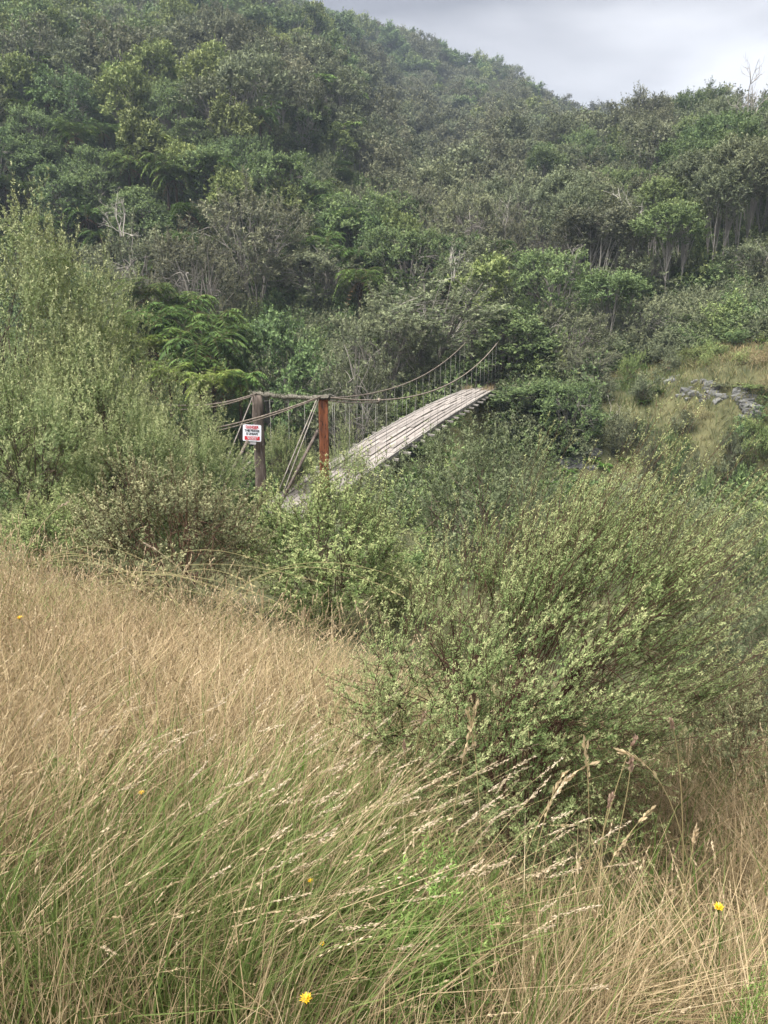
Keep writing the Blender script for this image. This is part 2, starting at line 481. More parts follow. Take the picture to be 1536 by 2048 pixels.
        crown.add(V, q, c=np.array(sp.wood) * 1.1 * r.uniform(0.8, 1.3, (len(V), 1)))
        pi_ = np.repeat(np.arange(npt), m)
        pt = np.clip(np.tile(np.linspace(0.08, 1.0, m), npt) + r.normal(size=npt * m) * 0.03, 0, 1)
        tp, T = interp(Pa, pi_, pt)
        ref = norm(r.normal(size=T.shape)); perp = norm(np.cross(T, ref))
        last = (np.tile(np.arange(m), npt) == m - 1)[:, None]
        dv = norm(T * 0.8 + perp * np.where(last, 0.1, 0.62) + np.array([0, 0, 0.12 - sp.droop]))
        isl_p = (np.arange(npt) >= npl)[pi_]
        L = Lp[pi_] * np.where(isl_p, 0.24, sp.twf) * (1 - 0.68 * pt) * r.uniform(0.75, 1.25, len(pi_))
        cl_all = np.concatenate([ci, c2 if nld else np.zeros(0, int), np.zeros(len(sp.spires), int)]).astype(int)[pi_]
        ptip = pt; ptone = r.random(npt)[pi_]
        nt2 = len(tp); nt_ = nt2
    else:
        nt_ = sp.twigs
        ci = r.choice(nc, nt_, p=w / w.sum())
        off = r.normal(size=(nt_, 3)) * sp.spread * np.array([1, 1, 0.75 - 0.4 * sp.flat])
        tp = cp[ci] + off
        out = norm(tp - C)
        L = r.uniform(sp.tw[0], sp.tw[1], nt_)
        dv = norm(out * 0.75 + np.array([0, 0, 1.0]) * sp.upness + r.normal(size=(nt_, 3)) * 0.48 * np.array([1, 1, 1 - 0.75 * sp.flat]))
        nt2 = len(tp); cl_all = ci; ptone = r.random(nt2)
    tp[:, 2] = np.maximum(tp[:, 2], 0.02 * sp.H)
    K3 = 2 if sp.plumes else 3; t = np.linspace(0, 1, K3)[None, :, None]
    bendv = np.array([0, 0, 1.0]) * (0.22 - sp.droop) + r.normal(size=(nt2, 3)) * 0.12
    Pt = tp[:, None] + dv[:, None] * L[:, None, None] * t + bendv[:, None] * L[:, None, None] * t ** 2 * 0.6
    if sp.twr > 0:
        V, q = tubes(Pt, sp.twr * np.linspace(1, 0.4, K3)[None] * np.ones((nt2, 1)), 3)
        crown.add(V, q, c=np.array(sp.wood) * 1.15 * r.uniform(0.8, 1.3, (len(V), 1)))
    # leaves
    nper = np.maximum(4, (sp.nl * L / L.mean()).astype(int)) if sp.plumes else np.full(nt2, sp.nl)
    li = np.repeat(np.arange(nt2), nper)
    n = len(li)
    tl = r.random(n) ** 0.8
    p, T = interp(Pt, li, tl)
    ref = norm(r.normal(size=(n, 3)))
    a = norm(np.cross(T, ref))
    d = norm(T * r.uniform(0.25, 0.9, (n, 1)) + a * 0.8)
    if sp.flat > 0:
        d[:, 2] *= (1 - 0.7 * sp.flat); d = norm(d)
    if sp.droop > 0:
        d[:, 2] -= sp.droop; d = norm(d)
    up = norm(r.normal(size=(n, 3)) * (0.34 - 0.1 * sp.flat) + np.array([0, 0, 0.62]) + norm(p - C) * 0.5)
    s = norm(np.cross(d, up))
    sc = r.uniform(0.7, 1.25, n)
    V, q = leaves(p, d, s, sp.leaf[0] * sc, sp.leaf[1] * sc)
    ctone = r.random(nc)
    tv = np.clip(0.55 * ctone[cl_all] + 0.45 * ptone, 0, 1)[li]
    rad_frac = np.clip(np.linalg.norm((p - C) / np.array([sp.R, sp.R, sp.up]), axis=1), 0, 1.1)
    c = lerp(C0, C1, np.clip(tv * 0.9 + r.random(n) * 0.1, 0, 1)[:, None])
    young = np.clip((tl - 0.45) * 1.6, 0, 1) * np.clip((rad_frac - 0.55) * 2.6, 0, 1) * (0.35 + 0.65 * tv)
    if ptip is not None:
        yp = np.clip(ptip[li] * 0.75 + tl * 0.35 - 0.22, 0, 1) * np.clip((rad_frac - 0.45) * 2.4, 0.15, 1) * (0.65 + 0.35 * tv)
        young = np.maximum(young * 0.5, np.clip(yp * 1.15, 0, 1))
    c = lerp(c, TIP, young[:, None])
    c = c * r.uniform(0.94, 1.06, (n, 1))
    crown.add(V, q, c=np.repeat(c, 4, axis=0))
    return trunk, crown

class Proto:
    def __init__(self, seed, sp, mat=None, crown_name='crown', trunk_name='trunk', bark=None):
        t, c = gen_plant(seed, sp)
        self.trunk = t.mesh(trunk_name, bark or M_BARK, True); self.crown = c.mesh(crown_name, mat or M_LEAF)
        v = np.concatenate(c.v)
        self.H = float(np.percentile(v[:, 2], 99.6)); self.W = float(np.percentile(np.abs(v[:, 0]), 97) * 2)
        self.cn, self.tn = crown_name, trunk_name

def put(proto, name, label, cat, x, y, sxy, sz, rz, group=None, z=None, tilt=(0, 0)):
    root = bpy.data.objects.new(name, None)
    root.empty_display_size = 0.3
    COL.objects.link(root)
    root.location = (x, y, gz(x, y) if z is None else z)
    root.rotation_euler = (tilt[0], tilt[1], rz)
    root.scale = (sxy, sxy, sz)
    tag(root, label, cat, group)
    link(proto.tn, proto.trunk, root); link(proto.cn, proto.crown, root)
    return root

def place(proto, name, label, cat, px, ptop, Y, wpx, rz=0.0, group=None, sink=0.0):
    """Stand a plant on the ground so that its top and width have the size they have in the photograph."""
    top = sight(px, ptop, Y)
    z = gz(top.x, Y) - sink
    h = max(0.3, top.z - z)
    return put(proto, name, label, cat, top.x, Y, wpx / FPX * Y / proto.W, h / proto.H, rz, group, z)

# ------------------------------------------------------------------ near shrubs
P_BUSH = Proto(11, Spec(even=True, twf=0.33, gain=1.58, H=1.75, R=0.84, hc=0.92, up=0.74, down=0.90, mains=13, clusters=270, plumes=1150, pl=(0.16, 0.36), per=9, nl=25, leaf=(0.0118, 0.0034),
        lump=0.15, upness=0.55, spread=0.055, c0=(0.05, 0.082, 0.03), c1=(0.105, 0.15, 0.052), tip=(0.198, 0.218, 0.092), wood=(0.10, 0.06, 0.042), rad=0.0075,
        leaders=150, lead=(0.3, 0.62), lean=0.3, spires=[(0.02, -0.2, 1.35, -0.22, 0, 1, 0.62), (0.10, -0.2, 1.40, 0.05, 0, 1, 0.5), (0.30, -0.2, 1.30, 0.35, 0, 1, 0.62), (0.38, -0.3, 1.25, 0.55, 0, 0.9, 0.5), (0.55, -0.2, 1.1, 0.8, 0, 0.8, 0.5), (-0.2, -0.2, 1.35, -0.25, 0, 1, 0.42), (-0.35, -0.2, 1.25, -0.35, 0, 1, 0.42), (-0.5, -0.3, 1.1, -0.55, 0, 0.9, 0.42), (-0.62, -0.3, 0.85, -0.9, 0, 0.55, 0.45), (-0.66, -0.3, 0.7, -1, 0, 0.35, 0.42), (0.2, 0, 1.42, 0.2, 0, 1, 0.5), (-0.08, 0, 1.42, -0.1, 0, 1, 0.48), (0.68, -0.2, 0.9, 1, 0, 0.5, 0.5)],
        shell=0.42, lowfill=1.25, twr=0.0013), M_NEAR, 'foliage', 'stems')
P_SHRUB_A = Proto(12, Spec(even=True, twf=0.36, gain=1.3, H=1.8, R=0.95, hc=0.75, up=0.9, down=0.7, mains=9, clusters=130, plumes=520, pl=(0.22, 0.42), per=8, nl=12, leaf=(0.026, 0.0115),
        lump=0.15, upness=0.7, spread=0.10, c0=(0.055, 0.068, 0.035), c1=(0.105, 0.118, 0.057), tip=(0.195, 0.185, 0.10), wood=(0.12, 0.075, 0.05), rad=0.012,
        leaders=45, lead=(0.3, 0.5), shell=0.5, lowfill=1.0, twr=0.0022), M_NEAR, 'foliage', 'stems')
P_SHRUB_B = Proto(13, Spec(even=True, twf=0.36, gain=1.6, H=1.9, R=0.85, hc=0.8, up=0.95, down=0.75, mains=9, clusters=130, plumes=540, pl=(0.24, 0.48), per=8, nl=12, leaf=(0.029, 0.0108),
        lump=0.12, upness=0.9, spread=0.10, c0=(0.055, 0.088, 0.03), c1=(0.11, 0.15, 0.05), tip=(0.24, 0.255, 0.085), wood=(0.10, 0.075, 0.05), rad=0.012,
        leaders=55, lead=(0.3, 0.5), shell=0.5, lowfill=1.0, twr=0.002), M_NEAR, 'foliage', 'stems')
P_SHRUB_C = Proto(14, Spec(even=True, twf=0.36, gain=1.0, H=2.6, R=1.6, hc=0.9, up=1.45, down=0.8, mains=9, clusters=140, plumes=560, pl=(0.3, 0.55), per=8, nl=11, leaf=(0.045, 0.0155),
        lump=0.09, upness=0.5, spread=0.14, c0=(0.05, 0.066, 0.036), c1=(0.088, 0.106, 0.055), tip=(0.155, 0.172, 0.09), wood=(0.11, 0.085, 0.065), rad=0.018,
        leaders=16, lead=(0.3, 0.5), shell=0.55, lowfill=1.0, twr=0.0), M_NEAR, 'foliage', 'stems')
P_KAN_A = Proto(15, Spec(even=True, twf=0.33, gain=1.5, H=4.6, R=1.5, hc=2.4, up=2.1, down=2.3, mains=8, clusters=150, plumes=740, pl=(0.42, 0.88), per=9, nl=12, leaf=(0.050, 0.0165),
        lump=0.22, upness=0.42, spread=0.13, c0=(0.052, 0.076, 0.033), c1=(0.11, 0.14, 0.055), tip=(0.235, 0.255, 0.105), wood=(0.09, 0.07, 0.05), rad=0.026,
        leaders=40, lead=(0.5, 0.9), shell=0.6, lowfill=1.0, twr=0.0), M_NEAR, 'foliage', 'stems')
P_KAN_B = Proto(16, Spec(even=True, twf=0.33, gain=1.5, H=3.2, R=1.5, hc=1.45, up=1.6, down=1.4, mains=8, clusters=130, plumes=650, pl=(0.38, 0.80), per=9, nl=12, leaf=(0.047, 0.0158),
        lump=0.22, upness=0.36, spread=0.13, c0=(0.05, 0.074, 0.031), c1=(0.105, 0.14, 0.052), tip=(0.225, 0.25, 0.10), wood=(0.09, 0.07, 0.05), rad=0.022,
        leaders=30, lead=(0.45, 0.8), shell=0.6, lowfill=1.0, twr=0.0), M_NEAR, 'foliage', 'stems')

for me_ in (P_BUSH.trunk, P_BUSH.crown):          # the bush leans to the right in its upper half
    co = np.empty(len(me_.vertices) * 3, np.float32); me_.vertices.foreach_get('co', co); co = co.reshape(-1, 3)
    co[:, 0] += 0.50 * np.maximum(0, co[:, 2] - 0.75); me_.vertices.foreach_set('co', co.ravel()); me_.update()
place(P_BUSH, 'manuka_bush', 'big feathery grey-green bush in the right foreground with red-brown stems', 'bush', 1058, 890, 2.95, 730, 0.0)
place(P_SHRUB_A, 'manuka_shrub', 'brownish olive twiggy shrub behind the dry grass, below the danger sign', 'shrub', 335, 905, 7.0, 400, 0.3)
place(P_SHRUB_B, 'manuka_shrub', 'upright yellow-green shrub in front of the red bridge post', 'shrub', 655, 922, 7.6, 330, 0.0)
place(P_SHRUB_B, 'manuka_shrub', 'dark green lower shrub filling the gap left of the big foreground bush', 'shrub', 800, 1120, 8.4, 130, 2.0)
place(P_SHRUB_C, 'manuka_shrub', 'rounded grey-green dome of a shrub under the right edge of the bridge', 'shrub', 985, 848, 12.6, 370, 0.0, sink=0.3)
place(P_SHRUB_C, 'manuka_shrub', 'grey shrub with whitish tips at the right edge, behind the big bush', 'shrub', 1480, 1000, 8.0, 330, 1.0)
place(P_SHRUB_C, 'manuka_shrub', 'dark grey-green shrub low at the right edge, behind the big bush', 'shrub', 1560, 1180, 6.2, 300, 4.0)
place(P_SHRUB_A, 'manuka_shrub', 'pale olive twiggy shrub at the right edge beside the foreground bush', 'shrub', 1500, 1330, 3.9, 330, 5.0)
place(P_KAN_A, 'young_kanuka_tree', 'tallest feathery light green young tree at the left edge', 'tree', 0, 390, 13.5, 330, 0.0)
place(P_KAN_A, 'young_kanuka_tree', 'bright green young tree with upright sprays, second from the left edge', 'tree', 150, 470, 13.8, 230, 1.3)
place(P_KAN_B, 'young_kanuka_tree', 'wide light green young tree left of the danger sign, cables running into it', 'tree', 330, 745, 14.2, 290, 0.2)
place(P_KAN_B, 'young_kanuka_tree', 'light green young tree with tufted top in front of the tallest one', 'tree', 190, 650, 12.4, 270, 2.2)
place(P_KAN_B, 'young_kanuka_tree', 'low green young tree just left of the danger sign post', 'tree', 385, 835, 13.2, 170, 4.2)
place(P_KAN_B, 'young_kanuka_tree', 'dark shaded young tree in the lower left behind the dry grass', 'tree', 30, 700, 10.6, 280, 3.0)
place(P_KAN_B, 'young_kanuka_tree', 'light green young tree low in the middle of the left thicket', 'tree', 240, 800, 11.4, 230, 5.0)
place(P_SHRUB_B, 'manuka_shrub', 'small pale shrub at the left edge just above the dry grass', 'shrub', 110, 985, 8.4, 200, 1.0)
# green scrub between the gate and the deck
place(P_KAN_B, 'manuka_shrub', 'bright green shrub seen through the bridge gate, between its two posts', 'shrub', 575, 850, 21.5, 120, 1.6)
place(P_KAN_B, 'manuka_shrub', 'green shrub under the left edge of the deck, behind the hangers', 'shrub', 700, 850, 24.0, 120, 2.6, sink=0.5)

# ------------------------------------------------------------------ mid and far plants (prototypes)
GREY = dict(c0=(0.06, 0.072, 0.042), c1=(0.10, 0.115, 0.064), tip=(0.155, 0.165, 0.088))
BROWN = dict(c0=(0.054, 0.060, 0.038), c1=(0.095, 0.100, 0.058), tip=(0.14, 0.138, 0.08))
GREEN = dict(c0=(0.045, 0.072, 0.03), c1=(0.085, 0.125, 0.048), tip=(0.145, 0.185, 0.07))
LIGHT = dict(c0=(0.08, 0.11, 0.04), c1=(0.14, 0.175, 0.06), tip=(0.20, 0.22, 0.08))
WOODP = (0.21, 0.19, 0.165)
def kan_mid(seed, pal, **k):
    a = dict(H=7, R=3.0, hc=4.0, up=2.9, down=2.4, mains=7, clusters=110, plumes=300, pl=(0.6, 1.1), per=7, nl=8, twigs=1900, tw=(0.3, 0.6), leaf=(0.19, 0.062),
             lump=0.24, upness=0.45, spread=0.27, wood=WOODP, rad=0.08, fork=0.25, shell=0.55, lowfill=0.7, twr=0.006, gain=1.1, **pal)
    a.update(k)
    return Proto(seed, Spec(**a))
KM = [kan_mid(21, GREY), kan_mid(22, BROWN, lump=0.26), kan_mid(23, GREY, R=3.4, hc=3.2, down=2.6, lowfill=0.9)]
BM = [kan_mid(24, GREEN, plumes=0, twigs=2000, leaf=(0.20, 0.11), flat=0.55, spread=0.36, upness=0.15, nl=10, lowfill=0.8, hc=3.6, down=2.9),
      kan_mid(25, GREEN, plumes=0, twigs=2000, nl=11, leaf=(0.19, 0.09), upness=0.25, R=3.4, lowfill=0.85, hc=3.4, down=2.8, up=2.7)]
BG = kan_mid(26, GREEN, plumes=0, twigs=2300, nl=11, H=10, R=3.3, hc=5.8, up=4.0, down=4.6, leaf=(0.19, 0.09), upness=0.3, lowfill=0.9, clusters=150)
KG = kan_mid(27, GREY, H=10, R=3.3, hc=5.8, up=4.0, down=4.8, lowfill=0.9, plumes=440, clusters=150)
# tall bare-stemmed trees of the right-hand slope
def kan_tall(seed, pal, **k):
    a = dict(H=8, R=2.1, hc=6.3, up=1.8, down=1.4, mains=4, clusters=70, twigs=1000, tw=(0.35, 0.7), nl=11, leaf=(0.22, 0.075), lump=0.28, upness=0.4,
             spread=0.30, wood=(0.24, 0.22, 0.195), rad=0.075, fork=0.7, shell=0.5, lowfill=0.3, twr=0.0, open=0.9, flat=0.2, **pal)
    a.update(k)
    return Proto(seed, Spec(**a))
KT = [kan_tall(31, GREY), kan_tall(32, GREEN, R=2.4), kan_tall(33, BROWN, mains=5), kan_tall(34, dict(c0=(0.055, 0.08, 0.03), c1=(0.10, 0.13, 0.05), tip=(0.16, 0.185, 0.07)), mains=3)]
# forest trees further away
def far_tree(seed, pal, **k):
    a = dict(H=7, R=2.5, hc=4.2, up=2.6, down=2.6, mains=4, clusters=46, twigs=620, tw=(0.4, 0.8), nl=9, leaf=(0.31, 0.13), lump=0.28, upness=0.4,
             spread=0.34, wood=(0.22, 0.20, 0.18), rad=0.09, fork=0.4, shell=0.6, lowfill=0.5, twr=0.0, **pal)
    a.update(k)
    return Proto(seed, Spec(**a))
FT_GREY = [far_tree(41, GREY), far_tree(42, BROWN), far_tree(43, GREY, R=2.1, hc=4.6), far_tree(48, BROWN, lump=0.34)]
FT_GREEN = [far_tree(44, GREEN, leaf=(0.36, 0.17)), far_tree(45, GREEN, leaf=(0.36, 0.17), R=2.9, flat=0.4), far_tree(46, LIGHT, leaf=(0.34, 0.15), R=2.0)]
P_CONE = Proto(51, Spec(H=11, R=1.9, hc=3.2, up=8.5, down=2.6, mains=3, clusters=120, twigs=1700, tw=(0.5, 0.9), nl=8, leaf=(0.26, 0.08), lump=0.14, upness=-0.1,
               spread=0.36, wood=(0.12, 0.10, 0.08), rad=0.12, fork=0.1, shell=0.6, lowfill=0.9, twr=0.0, droop=0.25, c0=(0.03, 0.055, 0.02), c1=(0.055, 0.09, 0.03), tip=(0.085, 0.125, 0.04)))

def fern_mb(seed, n_fr, length, pairs, rise, droop, pal0, pal1, width=0.30, z0=0.0):
    r = np.random.default_rng(seed); mb = MB()
    K = 10
    az = np.arange(n_fr) * 2.39996 + r.uniform(-0.2, 0.2, n_fr)
    L = length * r.uniform(0.8, 1.1, n_fr); up = rise * r.uniform(0.5, 1.35, n_fr); dr = droop * r.uniform(0.7, 1.3, n_fr)
    t = np.linspace(0, 1, K)
    rad = L[:, None] * (t[None] * (1 - 0.16 * t[None] ** 2))
    h = L[:, None] * (up[:, None] * t[None] - dr[:, None] * t[None] ** 2.2)
    P = np.stack([np.cos(az)[:, None] * rad, np.sin(az)[:, None] * rad, z0 + h], -1)
    V, q = tubes(P, 0.016 * length / 2 * np.linspace(1, 0.3, K)[None] * np.ones((n_fr, 1)), 3)
    mb.add(V, q, c=(0.10, 0.085, 0.04))
    fi = np.repeat(np.arange(n_fr), pairs * 2)
    tt = np.tile(np.repeat(np.linspace(0.14, 0.985, pairs), 2), n_fr)
    sg = np.tile(np.array([1.0, -1.0]), n_fr * pairs)
    p, T = interp(P, fi, tt)
    side = norm(np.stack([-np.sin(az), np.cos(az), np.zeros(n_fr)], -1))[fi] * sg[:, None]
    prof = np.sin(np.clip(tt * 1.02 + 0.02, 0, 1) ** 0.75 * math.pi) ** 0.7
    d = norm(side + T * 0.42 + np.array([0, 0, -0.28]) + r.normal(size=p.shape) * 0.15)
    ll = width * L[fi] * prof * r.uniform(0.6, 1.12, len(p)) + 0.02
    sv = norm(np.cross(d, np.array([0, 0, 1.0])) + r.normal(size=p.shape) * 0.1)
    V, q = leaves(p, d, sv, ll, (L[fi] / pairs) * 0.82)
    tone = (r.random(n_fr)[fi] * 0.7 + 0.3 * r.random(len(p)))[:, None]
    c = lerp(np.array(pal0), np.array(pal1), tone)
    mb.add(V, q, c=np.repeat(c, 4, axis=0))
    return mb

class FernProto:
    def __init__(self, seed, trunk_h, n_fr, length, pairs, rise, droop, c0, c1, skirt=True):
        r = np.random.default_rng(seed + 500)
        self.crown = fern_mb(seed, n_fr, length, pairs, rise, droop, c0, c1, z0=trunk_h).mesh('fronds', M_LEAF)
        tb = MB(); K = 7
        t = np.linspace(0, 1, K)
        P = np.stack([0.10 * np.sin(t * 2.2 + seed), 0.08 * np.cos(t * 2.6 + seed) - 0.08 * math.cos(seed), t * (trunk_h + 0.5) - 0.45], -1)[None]
        P = P - np.array([P[0, -1, 0], P[0, -1, 1], 0]) * t[None, :, None]
        V, q = tubes(P, (np.array([1.5, 1.1, 0.95, 0.9, 0.95, 1.1, 0.8]) * 0.11)[None], 8)
        tb.add(V, q, c=np.array((0.055, 0.04, 0.03)) * r.uniform(0.7, 1.4, (len(V), 1)))
        self.trunk = tb.mesh('trunk', M_BARK, True)
        self.skirt = None
        if skirt:
            sk = fern_mb(seed + 9, 9, length * 0.62, 9, -0.35, 0.75, (0.10, 0.055, 0.03), (0.21, 0.125, 0.07), width=0.16, z0=trunk_h - 0.08)
            self.skirt = sk.mesh('dead_fronds', M_LEAF)
        self.H = trunk_h + length * 0.35; self.W = length * 1.75

def put_fern(p, name, label, cat, x, y, s, rz, group=None, z=None, tilt=(0, 0)):
    root = bpy.data.objects.new(name, None); COL.objects.link(root); root.empty_display_size = 0.3
    root.location = (x, y, gz(x, y) if z is None else z); root.rotation_euler = (tilt[0], tilt[1], rz); root.scale = (s, s, s)
    tag(root, label, cat, group)
    link('trunk', p.trunk, root); link('fronds', p.crown, root)
    if p.skirt: link('dead_fronds', p.skirt, root)
    return root

FG0, FG1 = (0.05, 0.092, 0.025), (0.125, 0.185, 0.045)
FY0, FY1 = (0.11, 0.17, 0.035), (0.215, 0.27, 0.06)
TF = [FernProto(61, 2.6, 34, 2.1, 22, 0.95, 0.95, FG0, FG1), FernProto(62, 3.2, 32, 2.2, 22, 0.95, 1.2, FG0, FG1), FernProto(63, 2.0, 34, 2.1, 22, 0.9, 0.85, FY0, FY1)]
TF_FAR = [FernProto(64, 3.0, 16, 2.2, 9, 0.55, 0.55, FG0, FG1, False), FernProto(65, 3.6, 15, 2.3, 9, 0.5, 0.62, (0.07, 0.13, 0.03), (0.14, 0.21, 0.045), False)]
GF = FernProto(66, 0.12, 16, 0.85, 14, 0.75, 0.75, (0.06, 0.13, 0.02), (0.13, 0.22, 0.04), False)

# ------------------------------------------------------------------ named plants across the gorge
def fern_at(p, px, py, Y, wpx, label, rz):
    """Tree fern whose crown centre is seen at (px, py)."""
    c = sight(px, py, Y); s = wpx / FPX * Y / p.W
    return put_fern(p, 'tree_fern', label, 'tree fern', c.x, Y, s, rz, 'tree ferns across the stream left of the gate', c.z - (p.H - 0.7 + 0.2) * s)
FERNS = [
    (TF[1], 405, 690, 40.0, 190, 'tree fern with a tall dark trunk and hanging brown fronds above the left trees'),
    (TF[0], 362, 668, 41.5, 130, 'spreading star-shaped tree fern with flat fronds, left of the tall-trunked one'),
    (TF[2], 300, 690, 40.5, 150, 'bright yellow-green tree fern at the right edge of the left trees'),
    (TF[0], 292, 585, 45.0, 130, 'tree fern crown over a dark hollow, highest of the left clump'),
    (TF[1], 430, 638, 44.0, 140, 'green tree fern behind the tall-trunked one, to its right'),
    (TF[0], 345, 628, 44.5, 150, 'deep green tree fern in the middle of the left fern clump'),
    (TF[0], 255, 645, 43.0, 130, 'shaded tree fern half hidden by the tallest young tree'),
    (TF[1], 478, 757, 36.5, 120, 'drooping dark tree fern right behind the left bridge post'),
    (TF[2], 425, 765, 36.0, 130, 'glowing yellow-green tree fern just above the left cable'),
    (TF[2], 340, 745, 38.0, 120, 'pale green low tree fern between the young trees and the fern trunk'),
    (TF[1], 380, 600, 47.0, 130, 'shaded tree fern under the brown-grey tree with bare stems'),
    (TF[0], 455, 672, 42.5, 120, 'green tree fern leaning right towards the rounded green tree'),
    (TF[0], 310, 640, 42.0, 130, 'broad tree fern between the dark hollow and the yellow-green one'),
    (TF[0], 395, 730, 39.0, 110, 'small green tree fern at the foot of the tall-trunked one'),
    (TF[0], 610, 390, 80.0, 90, 'tree fern crown left of the dark conical tree'),
    (TF[0], 590, 420, 78.0, 90, 'tree fern lowest in the cluster left of the dark conical tree'),
    (TF[1], 560, 385, 84.0, 80, 'tree fern at the left end of the cluster near the conical tree'),
    (TF[0], 1060, 520, 60.0, 70, 'tree fern beside the grassy path above the bridge end'),
    (TF[2], 985, 645, 50.5, 60, 'small light green tree fern at the far end of the bridge'),
]
for i, (p, px, py, Y, w, lab) in enumerate(FERNS):
    fern_at(p, px, py, Y, w, lab, i * 1.7)

for i, (px, py, where) in enumerate([(60, 150, 'near the left edge'), (115, 70, 'close to the top of the picture'), (95, 200, 'above the tallest young tree'), (185, 115, 'upper left of the bare twiggy shrub'),
        (245, 160, 'straight above the bare twiggy shrub'), (330, 325, 'above the left fern clump'), (350, 350, 'just below another one above the fern clump'), (295, 290, 'right of the bare twiggy shrub'), (430, 330, 'above the dark brown-green tree'),
        (150, 265, 'between the tallest young tree and the bare shrub'), (420, 130, 'high above the bridge gate'), (520, 230, 'on the right flank of the spur'), (560, 330, 'beside the conical tree')]):
    for Y in np.arange(58, 170, 1.0):
        c = sight(px, py, float(Y))
        if gz(c.x, float(Y)) + 5.6 >= c.z: break
    p = TF[2] if i % 3 == 1 else TF[0]
    s_ = 1.15
    put_fern(p, 'tree_fern', f'bright tree fern on the left spur, {where}', 'tree fern', c.x, float(Y), s_, i * 1.9, 'bright tree ferns on the left spur', c.z - (p.H - 0.5) * s_)
NAMED = [
    # proto, name, label, px, ptop, Y, wpx, rz
    (KM[1], 'kanuka_tree', 'large dark brown-green tree above the tree ferns, left of centre', 505, 372, 62, 270, 0.2),
    (KM[1], 'kanuka_tree', 'brown-grey tree with pale bare stems above the left fern clump', 385, 455, 56, 230, 1.3),
    (KM[0], 'kanuka_tree', 'grey-brown tree left of the dark brown-green one, under the bare twiggy shrub', 265, 440, 60, 200, 2.4),
    (KM[0], 'kanuka_tree', 'grey-green tree right of the large dark brown-green one', 640, 480, 62, 220, 3.3),
    (BG, 'broadleaf_tree', 'rounded fresh green tree above the left bridge post', 560, 625, 44, 210, 0.5),
    (KG, 'kanuka_tree', 'olive grey tree rising behind the bridge hangers, left of the deck', 690, 640, 41, 190, 1.1),
    (KG, 'kanuka_tree', 'wide rounded grey-green tree above the middle of the deck', 850, 528, 49, 270, 2.0),
    (KM[0], 'kanuka_tree', 'grey-green tree left of the cable ends, over the deck', 770, 590, 47, 190, 4.0),
    (BM[0], 'broadleaf_tree', 'dense layered bright green tree at the far right end of the bridge', 1040, 612, 47.5, 165, 0.4),
    (BM[0], 'broadleaf_tree', 'dark green low tree under the far end of the bridge, on its right', 1075, 770, 43.5, 150, 2.2),
    (KM[0], 'kanuka_tree', 'grey twiggy tree right of the bright green bridge-end tree', 1130, 600, 50, 170, 1.0),
    (KM[1], 'kanuka_tree', 'dark brown-grey tree in the hollow right of the bridge end', 1175, 690, 46, 130, 5.0),
    (KT[1], 'kanuka_tree', 'small round-topped green tree on thin stems above the grassy bank', 1225, 535, 54, 120, 0.0),
    (KM[2], 'kanuka_tree', 'low grey-green tree on the brow right of the round-topped one', 1300, 590, 53, 120, 0.7),
    (BM[1], 'broadleaf_tree', 'low green bush above the rock face on the right bank', 1150, 760, 42, 140, 3.0),
    (BM[1], 'broadleaf_tree', 'pale green thicket below the tall bare-stemmed trees on the right', 1120, 500, 58, 160, 3.6),
    (KM[2], 'kanuka_tree', 'pale grey-green thicket at the foot of the right slope', 1290, 500, 60, 190, 1.9),
    (KM[0], 'kanuka_tree', 'grey tree at the right edge on the lower slope', 1520, 470, 56, 130, 2.7),
    (KM[2], 'kanuka_tree', 'olive tree left of the grassy path above the bridge', 950, 470, 62, 180, 0.9),
    (KM[2], 'kanuka_tree', 'greyish tree behind the wide rounded tree above the deck', 830, 450, 68, 190, 5.2),
    (P_CONE, 'conifer', 'narrow dark conical conifer above the centre of the picture', 672, 325, 84, 62, 0.0),
    (P_CONE, 'conifer', 'taller dark conical conifer high on the hillside', 617, 98, 150, 42, 1.0),
    (P_CONE, 'conifer', 'tiny dark spire on the far ridge line, left of the two in the dip', 1010, 145, 262, 16, 2.0),
    (P_CONE, 'conifer', 'tiny dark spire in the dip of the skyline', 1240, 205, 262, 14, 2.5),
]
for (p, nm, lab, px, pt, Y, w, rz) in NAMED:
    place(p, nm, lab, 'tree', px, pt, Y, w, rz)

# small bushes on the right bank
BANK = [(1395, 690, 45.5, 75, 'small pale bush on the brow above the grey rock face'), (1440, 690, 46, 60, 'small pale bush right of the one above the rock face'),
        (1475, 660, 48, 55, 'vivid green round bush on the right bank under the slope'), (1500, 770, 41, 70, 'green bush right of the narrow rock scar'),
        (1520, 830, 38.5, 90, 'green bush at the right edge below the narrow rock scar'), (1350, 860, 38, 80, 'low green bush in the middle of the grassy bank'),
        (1290, 740, 43, 70, 'brownish low bush left of the grey rock face'), (1420, 940, 35, 90, 'low green bush on the lower grassy bank'),
        (1250, 830, 41, 90, 'dark low bush on the left shoulder of the grassy bank'), (1340, 690, 46.5, 70, 'small brown-green bush on the brow, left of the pale ones'),
        (1300, 950, 35, 80, 'low dark bush near the bottom of the grassy bank'), (1500, 930, 35.5, 90, 'low green bush at the right edge of the grassy bank'),
        (1270, 700, 46, 60, 'grey-green low bush on the brow left of the rock face'), (1370, 820, 40.5, 55, 'small dark bush under the grey rock face'), (1310, 850, 39, 60, 'small green bush below the brownish one on the bank'), (1470, 860, 38.5, 60, 'small olive bush under the narrow rock scar'), (1390, 900, 37, 70, 'olive bush halfway down the grassy bank'), (1210, 760, 44, 60, 'dark green bush at the left end of the grassy bank'),
        (1440, 800, 41.5, 50, 'small green bush between the two rock scars'), (1530, 1000, 33, 100, 'grey-green bush low at the right edge of the bank')]
